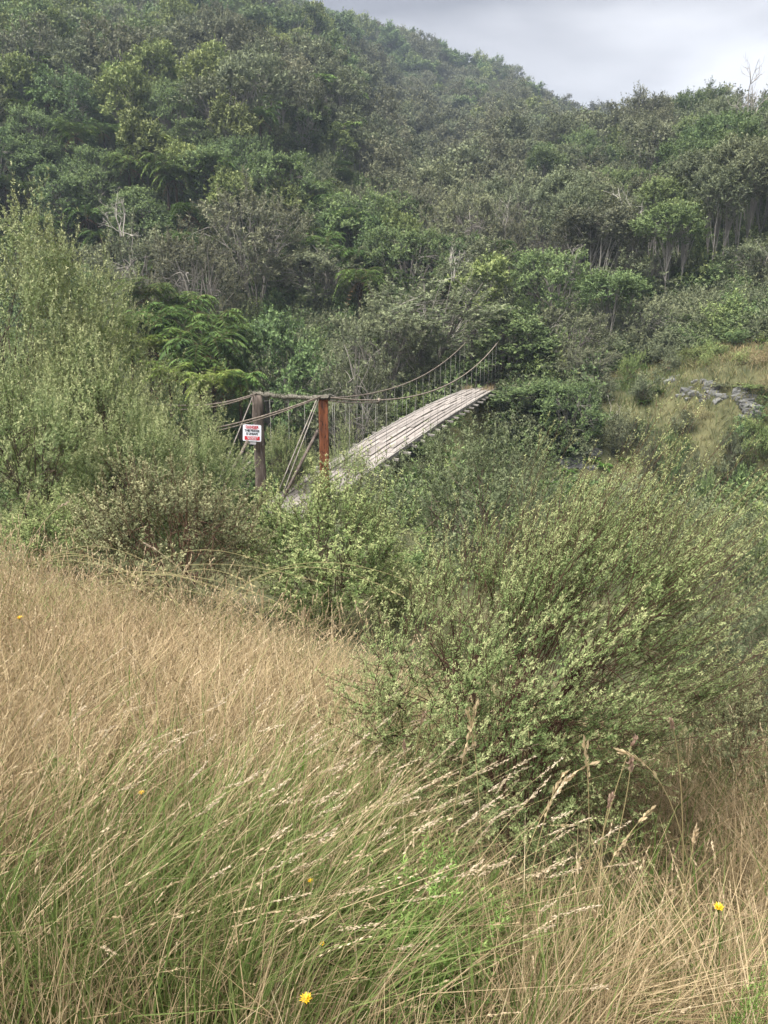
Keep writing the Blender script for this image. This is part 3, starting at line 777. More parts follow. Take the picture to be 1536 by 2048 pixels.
P_BB = [Proto(95 + k, Spec(H=1.7, R=1.0, hc=0.6, up=0.95, down=0.6, mains=6, clusters=34, twigs=520, tw=(0.16, 0.34), nl=9, leaf=(0.11, 0.034), lump=0.25, upness=0.6, spread=0.14, wood=(0.14, 0.11, 0.08), rad=0.02, shell=0.35, lowfill=0.8, twr=0.0, leaders=14, lead=(0.25, 0.45), **pal)) for k, pal in enumerate((GREY, GREEN, LIGHT))]
for i, (px, pt, Y, w, lab) in enumerate(BANK):
    w *= 0.75
    place(P_BB[2 if i in (0, 1, 3, 4, 12) else (1 if i in (2, 5, 7, 11) else 0)], 'bank_bush', lab, 'bush', px, pt, Y, w, i * 1.1)
GFERN = [(1292, 772, 43, 36), (1320, 775, 43.2, 26), (1255, 850, 40.5, 34), (1110, 845, 40.5, 60), (1150, 870, 40, 50), (1085, 860, 40.5, 46), (1190, 820, 41, 40),
         (1405, 590, 55, 55), (1370, 610, 54, 50), (1440, 610, 54, 50), (1475, 640, 51, 44), (1500, 590, 56, 50), (1530, 620, 53, 46), (1390, 480, 62, 44), (1430, 500, 61, 44),
         (1465, 470, 63, 44), (1340, 520, 60, 40), (1490, 520, 60, 46), (1410, 540, 58, 50), (1350, 575, 56, 48), (1525, 690, 48, 40), (1520, 560, 58, 44)]
for i, (px, py, Y, w) in enumerate(GFERN):
    c = sight(px, py, Y)
    lab = 'green crown fern growing on the dark bank under the right slope' if px > 1330 else 'green fern clump hanging on the bank right of the bridge end'
    put_fern(GF, 'ground_fern', lab, 'fern', c.x, Y, w / FPX * Y / GF.W, i * 1.3, 'ferns on the dark right slope' if px > 1330 else 'ferns on the bank by the bridge end')

# ------------------------------------------------------------------ the forest on the hills
rf = np.random.default_rng(77)
patch = vnoise(21, 14.0); patch2 = vnoise(22, 30.0)
cand = []
y = 58.0
while y < 330:
    step = 2.9 + y * 0.0042
    xs = np.arange(-0.66 * y - 6, 0.66 * y + 6, step)
    for x in xs:
        cand.append((x + rf.uniform(-0.45, 0.45) * step, y + rf.uniform(-0.45, 0.45) * step))
    y += step * 1.02
cand = np.array(cand)
zs = ground(cand[:, 0], cand[:, 1])
forest = []
named_xy = np.array([[sight(p[3], p[4], p[5]).x, p[5]] for p in NAMED] + [[sight(f[1], f[2], f[3]).x, f[3]] for f in FERNS])
named_px = [(p[3], p[5]) for p in NAMED]
for (x, yy), z in zip(cand, zs):
    t = x / yy
    u, v = uv(x, yy)
    if u < 36: continue
    if np.min(np.hypot(named_xy[:, 0] - x, named_xy[:, 1] - yy)) < 2.4: continue
    px = 768 + FPX * t
    # the grassy path above the bridge end
    if 1015 < px < 1075 and yy < 72: continue
    # skip what stands behind the crest of the ridge
    tn = x / yy
    crest = np.interp(tn, [-0.7, -0.25, 0, 0.125, 0.25, 0.33, 0.42, 0.7], [330, 330, 285, 285, 292, 292, 120, 110])
    if yy > crest: continue
    right = t > 0.20 + 0.10 * patch2(x, yy) * 0.3 and yy < 112
    g = patch(x, yy) + 0.6 * patch2(x, yy) + (0.8 if t < -0.04 else -0.4) + rf.normal() * 0.45
    fernzone = patch2(x + 90, yy) + (0.5 if t < 0.0 else -0.6) + rf.normal() * 0.6
    if right: kind = 'tall'
    elif fernzone > 0.95: kind = 'fern'
    elif g > 0.55: kind = 'green'
    else: kind = 'grey'
    forest.append((yy, x, z, kind))
forest.sort()
print('forest', len(forest), {k: sum(f[3] == k for f in forest) for k in ('tall', 'fern', 'green', 'grey')})
LIM = {'tall': 290, 'fern': 280, 'green': 280, 'grey': 290}
cnt = dict.fromkeys(LIM, 0)
rest = []
def zone(x, y, z):
    px = 768 + FPX * x / y
    k = int(np.searchsorted([150, 330, 520, 720, 900, 1080, 1250, 1400], px))
    a = ['at the far left', 'left of the fern clump', 'above the tree ferns', 'above the bridge gate', 'above the near deck', 'above the far deck', 'above the far bridge end', 'above the grassy bank', 'by the right edge'][k]
    b = ['low on the hill', 'halfway uphill', 'high on the hill', 'near the hilltop'][int(np.searchsorted([78, 110, 150], y))]
    return a, b
for (yy, x, z, kind) in forest:
    if abs(x / yy) > 0.56 or cnt[kind] >= LIM[kind]:
        rest.append((yy, x, z, kind)); continue
    cnt[kind] += 1
    rz = rf.uniform(0, 6.28); s = rf.uniform(0.72, 1.22); sz = s * rf.uniform(0.85, 1.2)
    a, b = zone(x, yy, z)
    big = 'tall' if sz > 1.05 else ('low' if sz < 0.82 else 'medium')
    if kind == 'tall':
        i = rf.integers(len(KT)); tone = ['grey-green', 'green', 'brownish', 'olive'][i]
        put(KT[i], 'slender_tree', f'{big} {tone} slender bare-stemmed tree {b}, {a}', 'tree', x, yy, s * 0.95, sz * 0.92, rz, f'{tone} slender trees {b} {a}', z, (rf.normal() * 0.05, rf.normal() * 0.06))
    elif kind == 'fern':
        put_fern(TF_FAR[rf.integers(2)] if yy > 80 else TF[rf.integers(2)], 'tree_fern', f'{big} star-shaped tree fern {b}, {a}', 'tree fern', x, yy, s * 1.05, rz, f'tree ferns {b} {a}', z + 0.6, (rf.normal() * 0.08, rf.normal() * 0.08))
    elif kind == 'green':
        i = rf.integers(3); tone = ['leafy green', 'spreading green', 'pale yellow-green'][i]
        P_ = BM[i] if i < 2 and yy < 85 else FT_GREEN[i]
        put(P_, 'broadleaf_tree', f'{big} {tone} tree {b}, {a}', 'tree', x, yy, s * 0.9, sz * 0.95, rz, f'{tone} trees {b} {a}', z)
    else:
        i = rf.integers(4); tone = ['grey-green', 'brownish', 'narrow grey-green', 'ragged brownish'][i]
        P_ = KM[i % 2] if yy < 80 else FT_GREY[i]
        put(P_, 'kanuka_tree', f'{big} {tone} feathery tree {b}, {a}', 'tree', x, yy, s * (0.85 if yy < 80 else 1.0), sz * 0.95, rz, f'{tone} trees {b} {a}', z)

def instancer(name, pts, protos, label, cat):
    """One mass ('stuff') of instances; pts rows: x y z rz sxy sz index."""
    pts = np.array(pts, dtype=np.float32)
    pc = bpy.data.collections.new(name + '_sources')
    for i, me in enumerate(protos):
        pc.objects.link(bpy.data.objects.new(f'{name}_source_{i:02d}', me))
    me = bpy.data.meshes.new(name)
    me.vertices.add(len(pts)); me.vertices.foreach_set('co', pts[:, :3].ravel())
    def att(nm, ty, data, prop):
        a = me.attributes.new(nm, ty, 'POINT'); a.data.foreach_set(prop, data.ravel())
    rot = np.zeros((len(pts), 3), np.float32); rot[:, 2] = pts[:, 3]
    att('rot', 'FLOAT_VECTOR', rot, 'vector')
    att('scl', 'FLOAT_VECTOR', np.ascontiguousarray(pts[:, [4, 4, 5]]), 'vector')
    att('idx', 'INT', pts[:, 6].astype(np.int32), 'value')
    o = link(name, me); o['kind'] = 'stuff'; o['label'] = label; o['category'] = cat
    g = bpy.data.node_groups.new(name, 'GeometryNodeTree')
    g.interface.new_socket('Geometry', in_out='INPUT', socket_type='NodeSocketGeometry')
    g.interface.new_socket('Geometry', in_out='OUTPUT', socket_type='NodeSocketGeometry')
    gi = g.nodes.new('NodeGroupInput'); go = g.nodes.new('NodeGroupOutput')
    ci = g.nodes.new('GeometryNodeCollectionInfo'); ci.inputs['Collection'].default_value = pc
    ci.inputs['Separate Children'].default_value = True; ci.inputs['Reset Children'].default_value = True
    ip = g.nodes.new('GeometryNodeInstanceOnPoints'); ip.inputs['Pick Instance'].default_value = True
    def na(nm, ty):
        n = g.nodes.new('GeometryNodeInputNamedAttribute'); n.data_type = ty; n.inputs['Name'].default_value = nm
        return n.outputs['Attribute']
    e2r = g.nodes.new('FunctionNodeEulerToRotation')
    g.links.new(na('rot', 'FLOAT_VECTOR'), e2r.inputs[0])
    g.links.new(gi.outputs[0], ip.inputs['Points']); g.links.new(ci.outputs[0], ip.inputs['Instance'])
    g.links.new(na('idx', 'INT'), ip.inputs['Instance Index'])
    g.links.new(e2r.outputs[0], ip.inputs['Rotation'])
    g.links.new(na('scl', 'FLOAT_VECTOR'), ip.inputs['Scale'])
    g.links.new(ip.outputs[0], go.inputs[0])
    mod = o.modifiers.new('instances', 'NODES'); mod.node_group = g
    return o

src = [p.crown for p in FT_GREY] + [p.crown for p in FT_GREEN] + [p.crown for p in TF_FAR] + [p.crown for p in KT]
pts = []
for (yy, x, z, kind) in rest:
    s = rf.uniform(0.72, 1.22); i = {'grey': rf.integers(4), 'green': 4 + rf.integers(3), 'fern': 7 + rf.integers(2), 'tall': 9 + rf.integers(4)}[kind]
    pts.append((x, yy, z + (0.6 if kind == 'fern' else 0), rf.uniform(0, 6.28), s * 1.02, s * rf.uniform(0.85, 1.2), i))
if pts:
    instancer('distant_forest', pts, src, 'distant dense forest covering the upper hill up to the skyline', 'forest')

# undergrowth: low leafy cover between the trees
def low_clump(seed, pal, leaf):
    sp = Spec(H=1.4, R=1.3, hc=0.35, up=1.0, down=0.4, mains=3, clusters=30, twigs=220, tw=(0.25, 0.5), nl=8, leaf=leaf, lump=0.3, upness=0.5, spread=0.3, twr=0.0, shell=0.3, lowfill=0.5, **pal)
    t, c = gen_plant(seed, sp)
    return c.mesh('undergrowth', M_LEAF)
UG = [low_clump(71, GREY, (0.18, 0.05)), low_clump(72, GREEN, (0.18, 0.08)), low_clump(73, LIGHT, (0.2, 0.05)), GF.crown,
      low_clump(74, dict(c0=(0.10, 0.085, 0.045), c1=(0.20, 0.165, 0.085), tip=(0.30, 0.25, 0.13)), (0.26, 0.022))]
pts = []
for k in range(9000):
    y_ = 30 + 115 * rf.random() ** 1.6; x_ = rf.uniform(-0.62, 0.62) * y_
    u, v = uv(x_, y_)
    if u < 24.5: continue
    if abs(v) < 1.5 and u < SPAN + 2: continue
    t = x_ / y_; px = 768 + FPX * t
    bank = px > 1160 and u < 35
    if bank and rf.random() < 0.90: continue
    i = rf.choice(5, p=[0.05, 0.1, 0.3, 0.05, 0.5]) if bank else rf.choice(5, p=[0.4, 0.3, 0.1, 0.2, 0.0])
    s = rf.uniform(0.3, 0.6) if bank else rf.uniform(0.6, 1.25) * (1.3 if i == 3 else 1)
    pts.append((x_, y_, 0, rf.uniform(0, 6.28), s, s * rf.uniform(0.7, 1.2), i))
# slopes of the gorge and the near bank behind the shrubs
for k in range(2600):
    u = rf.uniform(-7, 26); v = rf.uniform(-26, 30)
    if abs(v) < 1.7 and -3 < u < SPAN: continue
    x_, y_ = GATE + AX * u + PR * v
    if y_ < 9.5 or abs(x_ / y_) > 0.66: continue
    if u > 14 and v > 7 and rf.random() < 0.75: continue
    if -8 < u < 1 and rf.random() < 0.5: continue
    i = rf.choice(5, p=[0.45, 0.35, 0.05, 0.15, 0.0]); s = rf.uniform(0.4, 0.95) if u > 1 else rf.uniform(0.3, 0.6)
    pts.append((x_, y_, 0, rf.uniform(0, 6.28), s, s * rf.uniform(0.7, 1.2), i))
pts = np.array(pts); pts[:, 2] = ground(pts[:, 0], pts[:, 1]) - 0.05
instancer('undergrowth', pts, UG, 'tangled low undergrowth covering the slopes between the trees', 'undergrowth')

# dry grass of the right bank
def blades(r, x, y, z, h, lean, w, c0, c1, K=4, mat=None):
    n = len(x); t = np.linspace(0, 1, K)
    lm_ = np.hypot(lean[:, 0], lean[:, 1]); lean = lean * np.where(y < 2.3, np.minimum(1, 0.85 / (lm_ + 1e-6)), 1.0)[:, None]
    P = np.stack([x[:, None] + lean[:, 0:1] * h[:, None] * t ** 1.8, y[:, None] + lean[:, 1:2] * h[:, None] * t ** 1.8,
                  z[:, None] + h[:, None] * t * (1 - 0.28 * np.minimum(1.5, np.hypot(lean[:, 0:1], lean[:, 1:2])) * t)], -1)
    a = r.uniform(0, math.pi, n); s = np.stack([np.cos(a), np.sin(a), np.zeros(n)], -1)
    ww = (w[:, None] * np.array({3: [0.8, 1.0, 0.15], 4: [0.7, 1.0, 0.75, 0.12]}.get(K, np.linspace(1, 0.3, K)))[None])[..., None] * 0.5
    V = np.stack([P - s[:, None] * ww, P + s[:, None] * ww], 2)
    idx = np.arange(n * K * 2).reshape(n, K, 2)
    q = np.stack([idx[:, :-1, 0], idx[:, :-1, 1], idx[:, 1:, 1], idx[:, 1:, 0]], -1).reshape(-1, 4)
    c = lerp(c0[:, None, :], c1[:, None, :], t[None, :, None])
    return V.reshape(-1, 3), q, np.repeat(c.reshape(-1, 3), 2, axis=0), P

rb_ = np.random.default_rng(5)
nb = 34000
y_ = rb_.uniform(24, 54, nb); t_ = rb_.uniform(0.24, 0.62, nb); x_ = t_ * y_
u_, v_ = uv(x_, y_); keep = (u_ > 15) & (u_ < 36) & (v_ > 5.5 + 1.5 * n_mid(x_, y_))
# grassy path above the bridge end and round it
nb2 = 7000
y2 = rb_.uniform(47.5, 74, nb2); x2 = (rb_.uniform(985, 1080, nb2) - 768) / FPX * y2
x_ = np.concatenate([x_[keep], x2]); y_ = np.concatenate([y_[keep], y2]); nb = len(x_)
z_ = ground(x_, y_) - 0.02
dry = np.clip(0.5 + 0.5 * n_mid(x_ * 1.7, y_ * 1.7) + rb_.normal(size=nb) * 0.25, 0, 1)[:, None]
dry[-nb2:] *= 0.55
c1 = lerp(np.array((0.11, 0.15, 0.05)), np.array((0.36, 0.285, 0.155)), dry) * rb_.uniform(0.8, 1.2, (nb, 1))
V, q, c, _ = blades(rb_, x_, y_, z_, rb_.uniform(0.25, 0.6, nb), rb_.normal(size=(nb, 2)) * 0.5, rb_.uniform(0.02, 0.04, nb), c1 * 0.75, c1, K=3)
mb = MB(); mb.add(V, q, c=c)
o = link('bank_grass', mb.mesh('bank_grass', M_GRASS)); o['kind'] = 'stuff'; o['label'] = 'dry yellow and green grass on the far bank right of the bridge'; o['category'] = 'grass'

# ------------------------------------------------------------------ rocks of the right bank
def rock_mesh(seed):
    r = np.random.default_rng(seed)
    import bmesh
    bm = bmesh.new(); bmesh.ops.create_icosphere(bm, subdivisions=2, radius=0.5)
    k = r.normal(size=(5, 3)) * 2.2; ph = r.uniform(0, 6, 5)
    for v in bm.verts:
        n = np.array(v.co); d = 1 + 0.2 * sum(math.cos(float(n @ k[i]) * 2 + ph[i]) for i in range(5)) / 2
        n = np.clip(n * d, -0.36, 0.36)
        v.co = n
    me = bpy.data.meshes.new('rock'); bm.to_mesh(me); bm.free(); me.materials.append(M_ROCK)
    return me
ROCKS = [rock_mesh(i) for i in range(4)]
def outcrop(label, pxs, Y, seed, n, size):
    r = np.random.default_rng(seed)
    (x0, y0, x1, y1) = pxs
    c = sight((x0 + x1) / 2, (y0 + y1) / 2, Y)
    root = bpy.data.objects.new('rock_outcrop', None); COL.objects.link(root)
    root.location = (c.x, Y, gz(c.x, Y)); tag(root, label, 'rock')
    for k in range(n):
        p = sight(r.uniform(x0, x1), r.uniform(y0, y1), Y)
        zt = p.z
        # find the place on the slope with that height in line with the point
        yy = Y + np.linspace(-5, 5, 60); zz = ground(np.full(60, p.x), yy)
        j = int(np.argmin(np.abs(zz - zt))); yj = float(yy[j])
        s = size * r.uniform(0.6, 1.5)
        link('rock', ROCKS[r.integers(4)], root, (p.x - c.x, yj - Y, float(zz[j]) - root.location.z - 0.24 * s), (r.uniform(-0.4, 0.4), r.uniform(-0.3, 0.3), r.uniform(-0.5, 0.5)), (s * 1.5, s * 0.8, s * 0.75))
outcrop('pale grey broken rock face on the right bank', (1345, 745, 1420, 795), 43.0, 1, 30, 0.5)
outcrop('narrow pale rock scar right of the broken rock face', (1462, 770, 1492, 822), 41.5, 2, 30, 0.45)
outcrop('grey rock patch low on the bank behind the big foreground bush', (1178, 900, 1250, 970), 36.5, 3, 50, 0.6)

# ------------------------------------------------------------------ dead shrubs
def dead_tree(seed, H, spread, gens=4):
    r = np.random.default_rng(seed); segs = []
    def grow(p, d, L, rad, g):
        pts = [p]; q = p.copy(); dd = d.copy()
        for i in range(4):
            dd = norm(dd + r.normal(size=3) * 0.16 + np.array([0, 0, 0.05])); q = q + dd * L / 4; pts.append(q.copy())
        segs.append((np.array(pts), rad))
        if g > 0:
            for k in range(r.integers(2, 4)):
                i = r.integers(1, 5)
                nd = norm(dd + r.normal(size=3) * spread)
                grow(pts[i], nd, L * r.uniform(0.5, 0.8), rad * 0.6, g - 1)
    for k in range(3):
        grow(np.array([r.normal() * 0.1, r.normal() * 0.1, -0.1]), norm(np.array([r.normal() * 0.35, r.normal() * 0.35, 1.0])), H * 0.42, 0.05 * H / 4, gens)
    P = np.array([s[0] for s in segs]); rad = np.array([s[1] for s in segs])[:, None] * np.linspace(1, 0.55, 5)[None]
    mb = MB(); V, q = tubes(P, rad, 4); mb.add(V, q, c=np.array((0.36, 0.33, 0.29)) * r.uniform(0.8, 1.15, (len(V), 1)))
    return mb.mesh('dead_branches', M_BARK, True), float(P[:, :, 2].max())
DT = [dead_tree(81, 4.0, 0.6), dead_tree(82, 5.0, 0.5), dead_tree(83, 4.5, 0.7, 3)]
for (i, px, pb, pt, Y, rz, lab) in [(0, 245, 470, 375, 57, 0, 'bare grey twiggy dead shrub above the left trees'),
                                    (1, 1490, 260, 100, 78, 1.0, 'bare dead tree standing on the skyline at the right edge'),
                                    (2, 1145, 545, 485, 57, 2.0, 'bleached dead branches sticking up beside the grassy path'),
                                    (0, 905, 560, 480, 56, 3.0, 'pale dead shrub left of the grassy path'),
                                    (2, 1255, 480, 370, 66, 4.0, 'grey leafless tree among the slender trees on the right'),
                                    (1, 1010, 470, 385, 68, 5.0, 'leafless leaning pale stems above the bridge end'),
                                    (0, 1195, 870, 790, 43, 1.2, 'grey dead twigs on the bank right of the bridge-end trees')]:
    me, h = DT[i]
    top = sight(px, pt, Y); bot = sight(px, pb, Y)
    s = (top.z - bot.z) / h
    o = link('dead_tree', me, None, bot, (0, 0, rz), (s, s, s)); tag(o, lab, 'dead tree')

# ------------------------------------------------------------------ the suspension bridge
def box_mesh(name, sx, sy, sz, mat, bev=0.0, jit=0.0, seed=0):
    """Box along x with slightly worn ends, origin at its centre."""
    import bmesh
    bm = bmesh.new(); bmesh.ops.create_cube(bm, size=1.0)
    for v in bm.verts: v.co = Vector((v.co.x * sx, v.co.y * sy, v.co.z * sz))
    if bev > 0: bmesh.ops.bevel(bm, geom=list(bm.edges), offset=bev, segments=1, affect='EDGES')
    if jit > 0:
        r = random.Random(seed)
        for v in bm.verts: v.co += Vector((r.uniform(-jit, jit), r.uniform(-jit, jit) * 0.5, r.uniform(-jit, jit) * 0.5))
    me = bpy.data.meshes.new(name); bm.to_mesh(me); bm.free(); me.materials.append(mat)
    return me

def tube_mesh(name, pts, rad, mat, S=6):
    P = np.array(pts, float)[None]; rr = np.broadcast_to(np.asarray(rad, float), (P.shape[1],))[None]
    mb = MB(); V, q = tubes(P, rr, S); mb.add(V, q)
    n = P.shape[1]
    mb.q.append(np.zeros((0, 4), np.int32))
    a = list(range(S)); b = [(n - 1) * S + k for k in range(S)]
    mb.t.append(np.array([[a[0], a[i + 1], a[i]] for i in range(1, S - 1)] + [[b[0], b[i], b[i + 1]] for i in range(1, S - 1)], np.int32))
    return mb.mesh(name, mat, True)

ZT = -0.49                                   # top of the gate
UN = np.array([0, 4, 8, 11, 14, 18, 23, SPAN]); ZD = np.array([-3.45, -3.23, -3.08, -2.99, -2.92, -2.87, -2.865, -2.92])
HW = 0.93                                    # half distance between cables
def deck_z(u, v=0.0): return float(np.interp(u, UN, ZD)) - 0.11 * v * math.sin(math.pi * min(max(u / SPAN, 0), 1))
def bp(u, v, z):
    xy = GATE + AX * u + PR * v
    return Vector((xy[0], xy[1], z))
ZTF = 0.25
def cable_z(u):
    t = u / SPAN
    line = ZT * (1 - t) + ZTF * t
    return line - 4 * 1.32 * t * (1 - t)
YAW = math.atan2(AX[1], AX[0])               # local x runs along the bridge
bridge = bpy.data.objects.new('suspension_bridge', None); COL.objects.link(bridge)
bridge.location = bp(0, 0, -3.5); bridge.rotation_euler = (0, 0, YAW)
tag(bridge, 'old timber footbridge hung from rusty cables with a weathered plank deck', 'bridge')
def lb(u, v, z): return (u, -v, z + 3.5)     # bridge-local coordinates (local y points left)

rbg = random.Random(4)
# deck planks, laid lengthwise in lanes
lanes = [-0.66, -0.475, -0.285, -0.095, 0.095, 0.285, 0.475, 0.66]
pm = [box_mesh('plank', 1.0, 0.176, 0.045, M_PLANK, 0.006, 0.004, k) for k in range(3)]
for li, v in enumerate(lanes):
    u = -1.2 - rbg.uniform(0, 1.5)
    while u < SPAN + 0.4:
        L = rbg.uniform(2.0, 3.6); u1 = min(u + L, SPAN + 0.6)
        za, zb = deck_z(max(u, 0), v), deck_z(u1, v)
        mid = (u + u1) / 2; up = rbg.choice([0, 0, 0, 0.012, 0.02, 0.035])
        gap_skip = (rbg.random() < 0.02 and 4 < u < 24)
        if not gap_skip:
            pl = link('plank', pm[rbg.randrange(3)], bridge, lb(mid, v + rbg.uniform(-0.012, 0.012), (za + zb) / 2 + up + rbg.uniform(0, 0.014)),
                      (rbg.uniform(-0.03, 0.03), -math.atan2(zb - za, u1 - u) + rbg.uniform(-0.004, 0.004), rbg.uniform(-0.006, 0.006)), (u1 - u - 0.02, rbg.uniform(0.92, 1.02), 1))
        u = u1
# loose boards tilted up at the far end
for k, v in enumerate((-0.5, -0.2, 0.15, 0.5)):
    link('plank', pm[k % 3], bridge, lb(SPAN + 1.5, v, -2.78 + 0.03 * k), (0.05 * (k - 1.5), -0.22, 0.05 * (k - 2)), (2.2, 1.15, 1))
# kerb rails of the deck
for v in (-0.78, 0.78):
    u = -0.8
    while u < SPAN:
        u1 = min(u + rbg.uniform(4.2, 5.6), SPAN + 0.2)
        za, zb = deck_z(max(u, 0), v), deck_z(u1, v)
        link('edge_beam', box_mesh('edge_beam', u1 - u - 0.03, 0.07, 0.14, M_BEAM, 0.008, 0.006, int(u * 7)), bridge, lb((u + u1) / 2, v + rbg.uniform(-0.01, 0.01), (za + zb) / 2 - 0.03), (0, -math.atan2(zb - za, u1 - u), 0))
        u = u1
# bearers and hangers
bm_ = box_mesh('cross_beam', 0.11, 2.12, 0.085, M_BEAM, 0.008)
NH = 25
for k in range(NH):
    u = 0.75 + k * (SPAN - 1.0) / (NH - 1)
    z = deck_z(u) - 0.115; roll = 0.11 * math.sin(math.pi * u / SPAN)
    link('cross_beam', bm_, bridge, lb(u, rbg.uniform(-0.07, 0.07), z - rbg.uniform(0, 0.012)), (roll + rbg.uniform(-0.015, 0.015), 0, rbg.uniform(-0.05, 0.05)), (rbg.uniform(0.85, 1.2), rbg.uniform(0.97, 1.06), 1))
    for v in (-HW, HW):
        zc = cable_z(u)
        du = rbg.uniform(-0.05, 0.05)
        link('hanger', tube_mesh('hanger', [lb(u + du, v, zc), lb(u + du * 0.5 + rbg.uniform(-0.015, 0.015), v, (zc + z) / 2), lb(u, v, z - roll * v - 0.06)], 0.006, M_WIRE, 5), bridge)
# main cables and their backstays
for v, sgn in ((-HW, -1), (HW, 1)):
    pts = [lb(SPAN * i / 36, v, cable_z(SPAN * i / 36)) for i in range(37)]
    link('main_cable', tube_mesh('main_cable', pts, 0.025, M_CABLE, 7), bridge)
    top_ = bp(0, v, ZT + 0.03); an = sight(432, 797, top_.y - 2.6) if sgn < 0 else sight(432, 846, top_.y - 4.0)
    dvec = (an - top_) * (2.0 if sgn < 0 else 1.5)
    back = []
    for t in np.linspace(0, 1, 8):
        w_ = top_ + dvec * t; uu_, vv_ = uv(w_.x, w_.y); back.append(lb(float(uu_), float(vv_), w_.z - 0.12 * math.sin(math.pi * t)))
    link('backstay_cable', tube_mesh('backstay_cable', back, 0.02, M_CABLE, 7), bridge)
    back2 = [(p[0] + 0.01, p[1] + 0.05, p[2] - 0.05 * i / 7 - 0.045) for i, p in enumerate(back)]
    link('backstay_cable', tube_mesh('backstay_cable', back2, 0.013, M_CABLE, 6), bridge)
# extra cable strands drooping just beyond the right post
link('cable_strand', tube_mesh('cable_strand', [lb(t, HW + 0.04, cable_z(t) - 0.07 - 0.02 * math.sin(t)) for t in np.linspace(-0.1, 4.6, 9)], 0.018, M_CABLE, 6), bridge)
link('cable_clamp', tube_mesh('cable_clamp', [lb(4.5, HW + 0.02, cable_z(4.5) - 0.10), lb(4.62, HW + 0.02, cable_z(4.62) + 0.05)], 0.045, M_CABLE, 6), bridge)
# posts of the near gate
rp = np.random.default_rng(8)
def rough_post(name, base, top, rad, mat, S=12, jit=0.014):
    K = 16; t = np.linspace(0, 1, K)[:, None]
    P = np.array(base)[None] * (1 - t) + np.array(top)[None] * t
    P = P + rp.normal(size=P.shape) * np.array([0.008, 0.008, 0])
    mb = MB(); V, q = tubes(P[None], (rad * (1.06 - 0.1 * t[:, 0]))[None], S)
    V = V.reshape(K, S, 3); ax = P[:, None]; d = V - ax
    g = 1 + 0.09 * np.sin(np.arange(S) * 2.4 + 1)[None, :, None] + rp.normal(size=(1, S, 1)) * 0.05 + rp.normal(size=(K, S, 1)) * 0.035
    V = (ax + d * g).reshape(-1, 3)
    mb.add(V, q); b = [(K - 1) * S + k for k in range(S)]
    mb.t.append(np.array([[b[0], b[i], b[i + 1]] for i in range(1, S - 1)], np.int32))
    return mb.mesh(name, mat, False)
pl_ = link('gate_post', rough_post('gate_post', lb(0, -HW, -4.3), lb(0, -HW, ZT - 0.02), 0.145, M_POSTL), bridge); pl_['label'] = 'weathered grey-brown round timber post'
pr_ = link('gate_post', box_mesh('gate_post', 0.22, 0.23, 3.75, M_RUST, 0.02, 0.006, 3), bridge, lb(0, HW, ZT - 0.06 - 1.875), (0, 0, 0.5)); pr_['label'] = 'orange-red rusty square post'
link('post_cap', box_mesh('post_cap', 0.3, 0.34, 0.07, M_LICHEN, 0.01, 0.02, 5), bridge, lb(0, HW, ZT + 0.0), (0, 0.05, 0.2))
# lichen-covered head beam
mbm = MB(); K = 22; t = np.linspace(0, 1, K)[:, None]
P = np.array(lb(0.02, -HW - 0.12, ZT + 0.03))[None] * (1 - t) + np.array(lb(0.02, HW + 0.16, ZT - 0.02))[None] * t
P[:, 2] -= 0.05 * np.sin(t[:, 0] * math.pi)
V, q = tubes((P + rp.normal(size=P.shape) * 0.009)[None], (0.062 + rp.normal(size=K) * 0.009)[None], 7); mbm.add(V, q)
link('head_beam', mbm.mesh('head_beam', M_LICHEN, False), bridge)
lm = MB(); n = 900
ti = rp.random(n); pp = P[(ti * (K - 1)).astype(int)] + rp.normal(size=(n, 3)) * np.array([0.03, 0.045, 0.035])
dd = norm(rp.normal(size=(n, 3)) + np.array([0, 0, 0.6])); V, q = leaves(pp, dd, norm(np.cross(dd, rp.normal(size=(n, 3)))), rp.uniform(0.04, 0.11, n), rp.uniform(0.012, 0.03, n))
lm.add(V, q, c=np.repeat(lerp(np.array((0.10, 0.10, 0.07)), np.array((0.24, 0.25, 0.175)), rp.random((n, 1))), 4, axis=0))
lo = link('lichen', lm.mesh('lichen', M_GRASS), bridge); lo['kind'] = 'stuff'
# stays and struts of the gate
def strut(name, a, b, rad, mat): return link(name, tube_mesh(name, [a, [(a[i] * 0.5 + b[i] * 0.5) + (0.01 if i == 1 else 0) for i in range(3)], b], rad, mat, 6), bridge)
strut('stay_rod', lb(-0.12, -HW - 0.05, ZT - 0.02), lb(-2.6, -HW - 0.35, -3.45), 0.014, M_STAY)
strut('timber_strut', lb(-0.12, -HW - 0.1, ZT - 0.95), lb(-2.3, -HW - 0.45, -3.5), 0.045, M_POSTL)
strut('stay_rod', lb(-0.12, HW - 0.05, ZT + 0.0), lb(-2.3, HW - 0.5, -3.4), 0.014, M_STAY)
strut('stay_rod', lb(-0.12, HW - 0.1, ZT + 0.0), lb(-2.45, HW - 0.62, -3.4), 0.014, M_STAY)
strut('timber_strut', lb(-0.1, HW - 0.12, ZT - 0.85), lb(-1.5, HW - 0.75, -3.3), 0.04, M_POSTL)
strut('stay_rod', lb(-1.2, -HW - 0.75, -1.62), lb(-0.6, -HW - 0.28, -2.35), 0.014, M_STAY)
# far gate, mostly lost in the trees
for v in (-HW, HW):
    link('gate_post', rough_post('gate_post', lb(SPAN, v, -4.0), lb(SPAN, v, ZTF + 0.03), 0.12, M_POSTL), bridge)
link('head_beam', box_mesh('head_beam', 0.12, 2.2, 0.14, M_LICHEN, 0.01, 0.01, 9), bridge, lb(SPAN, 0, ZTF + 0.06))

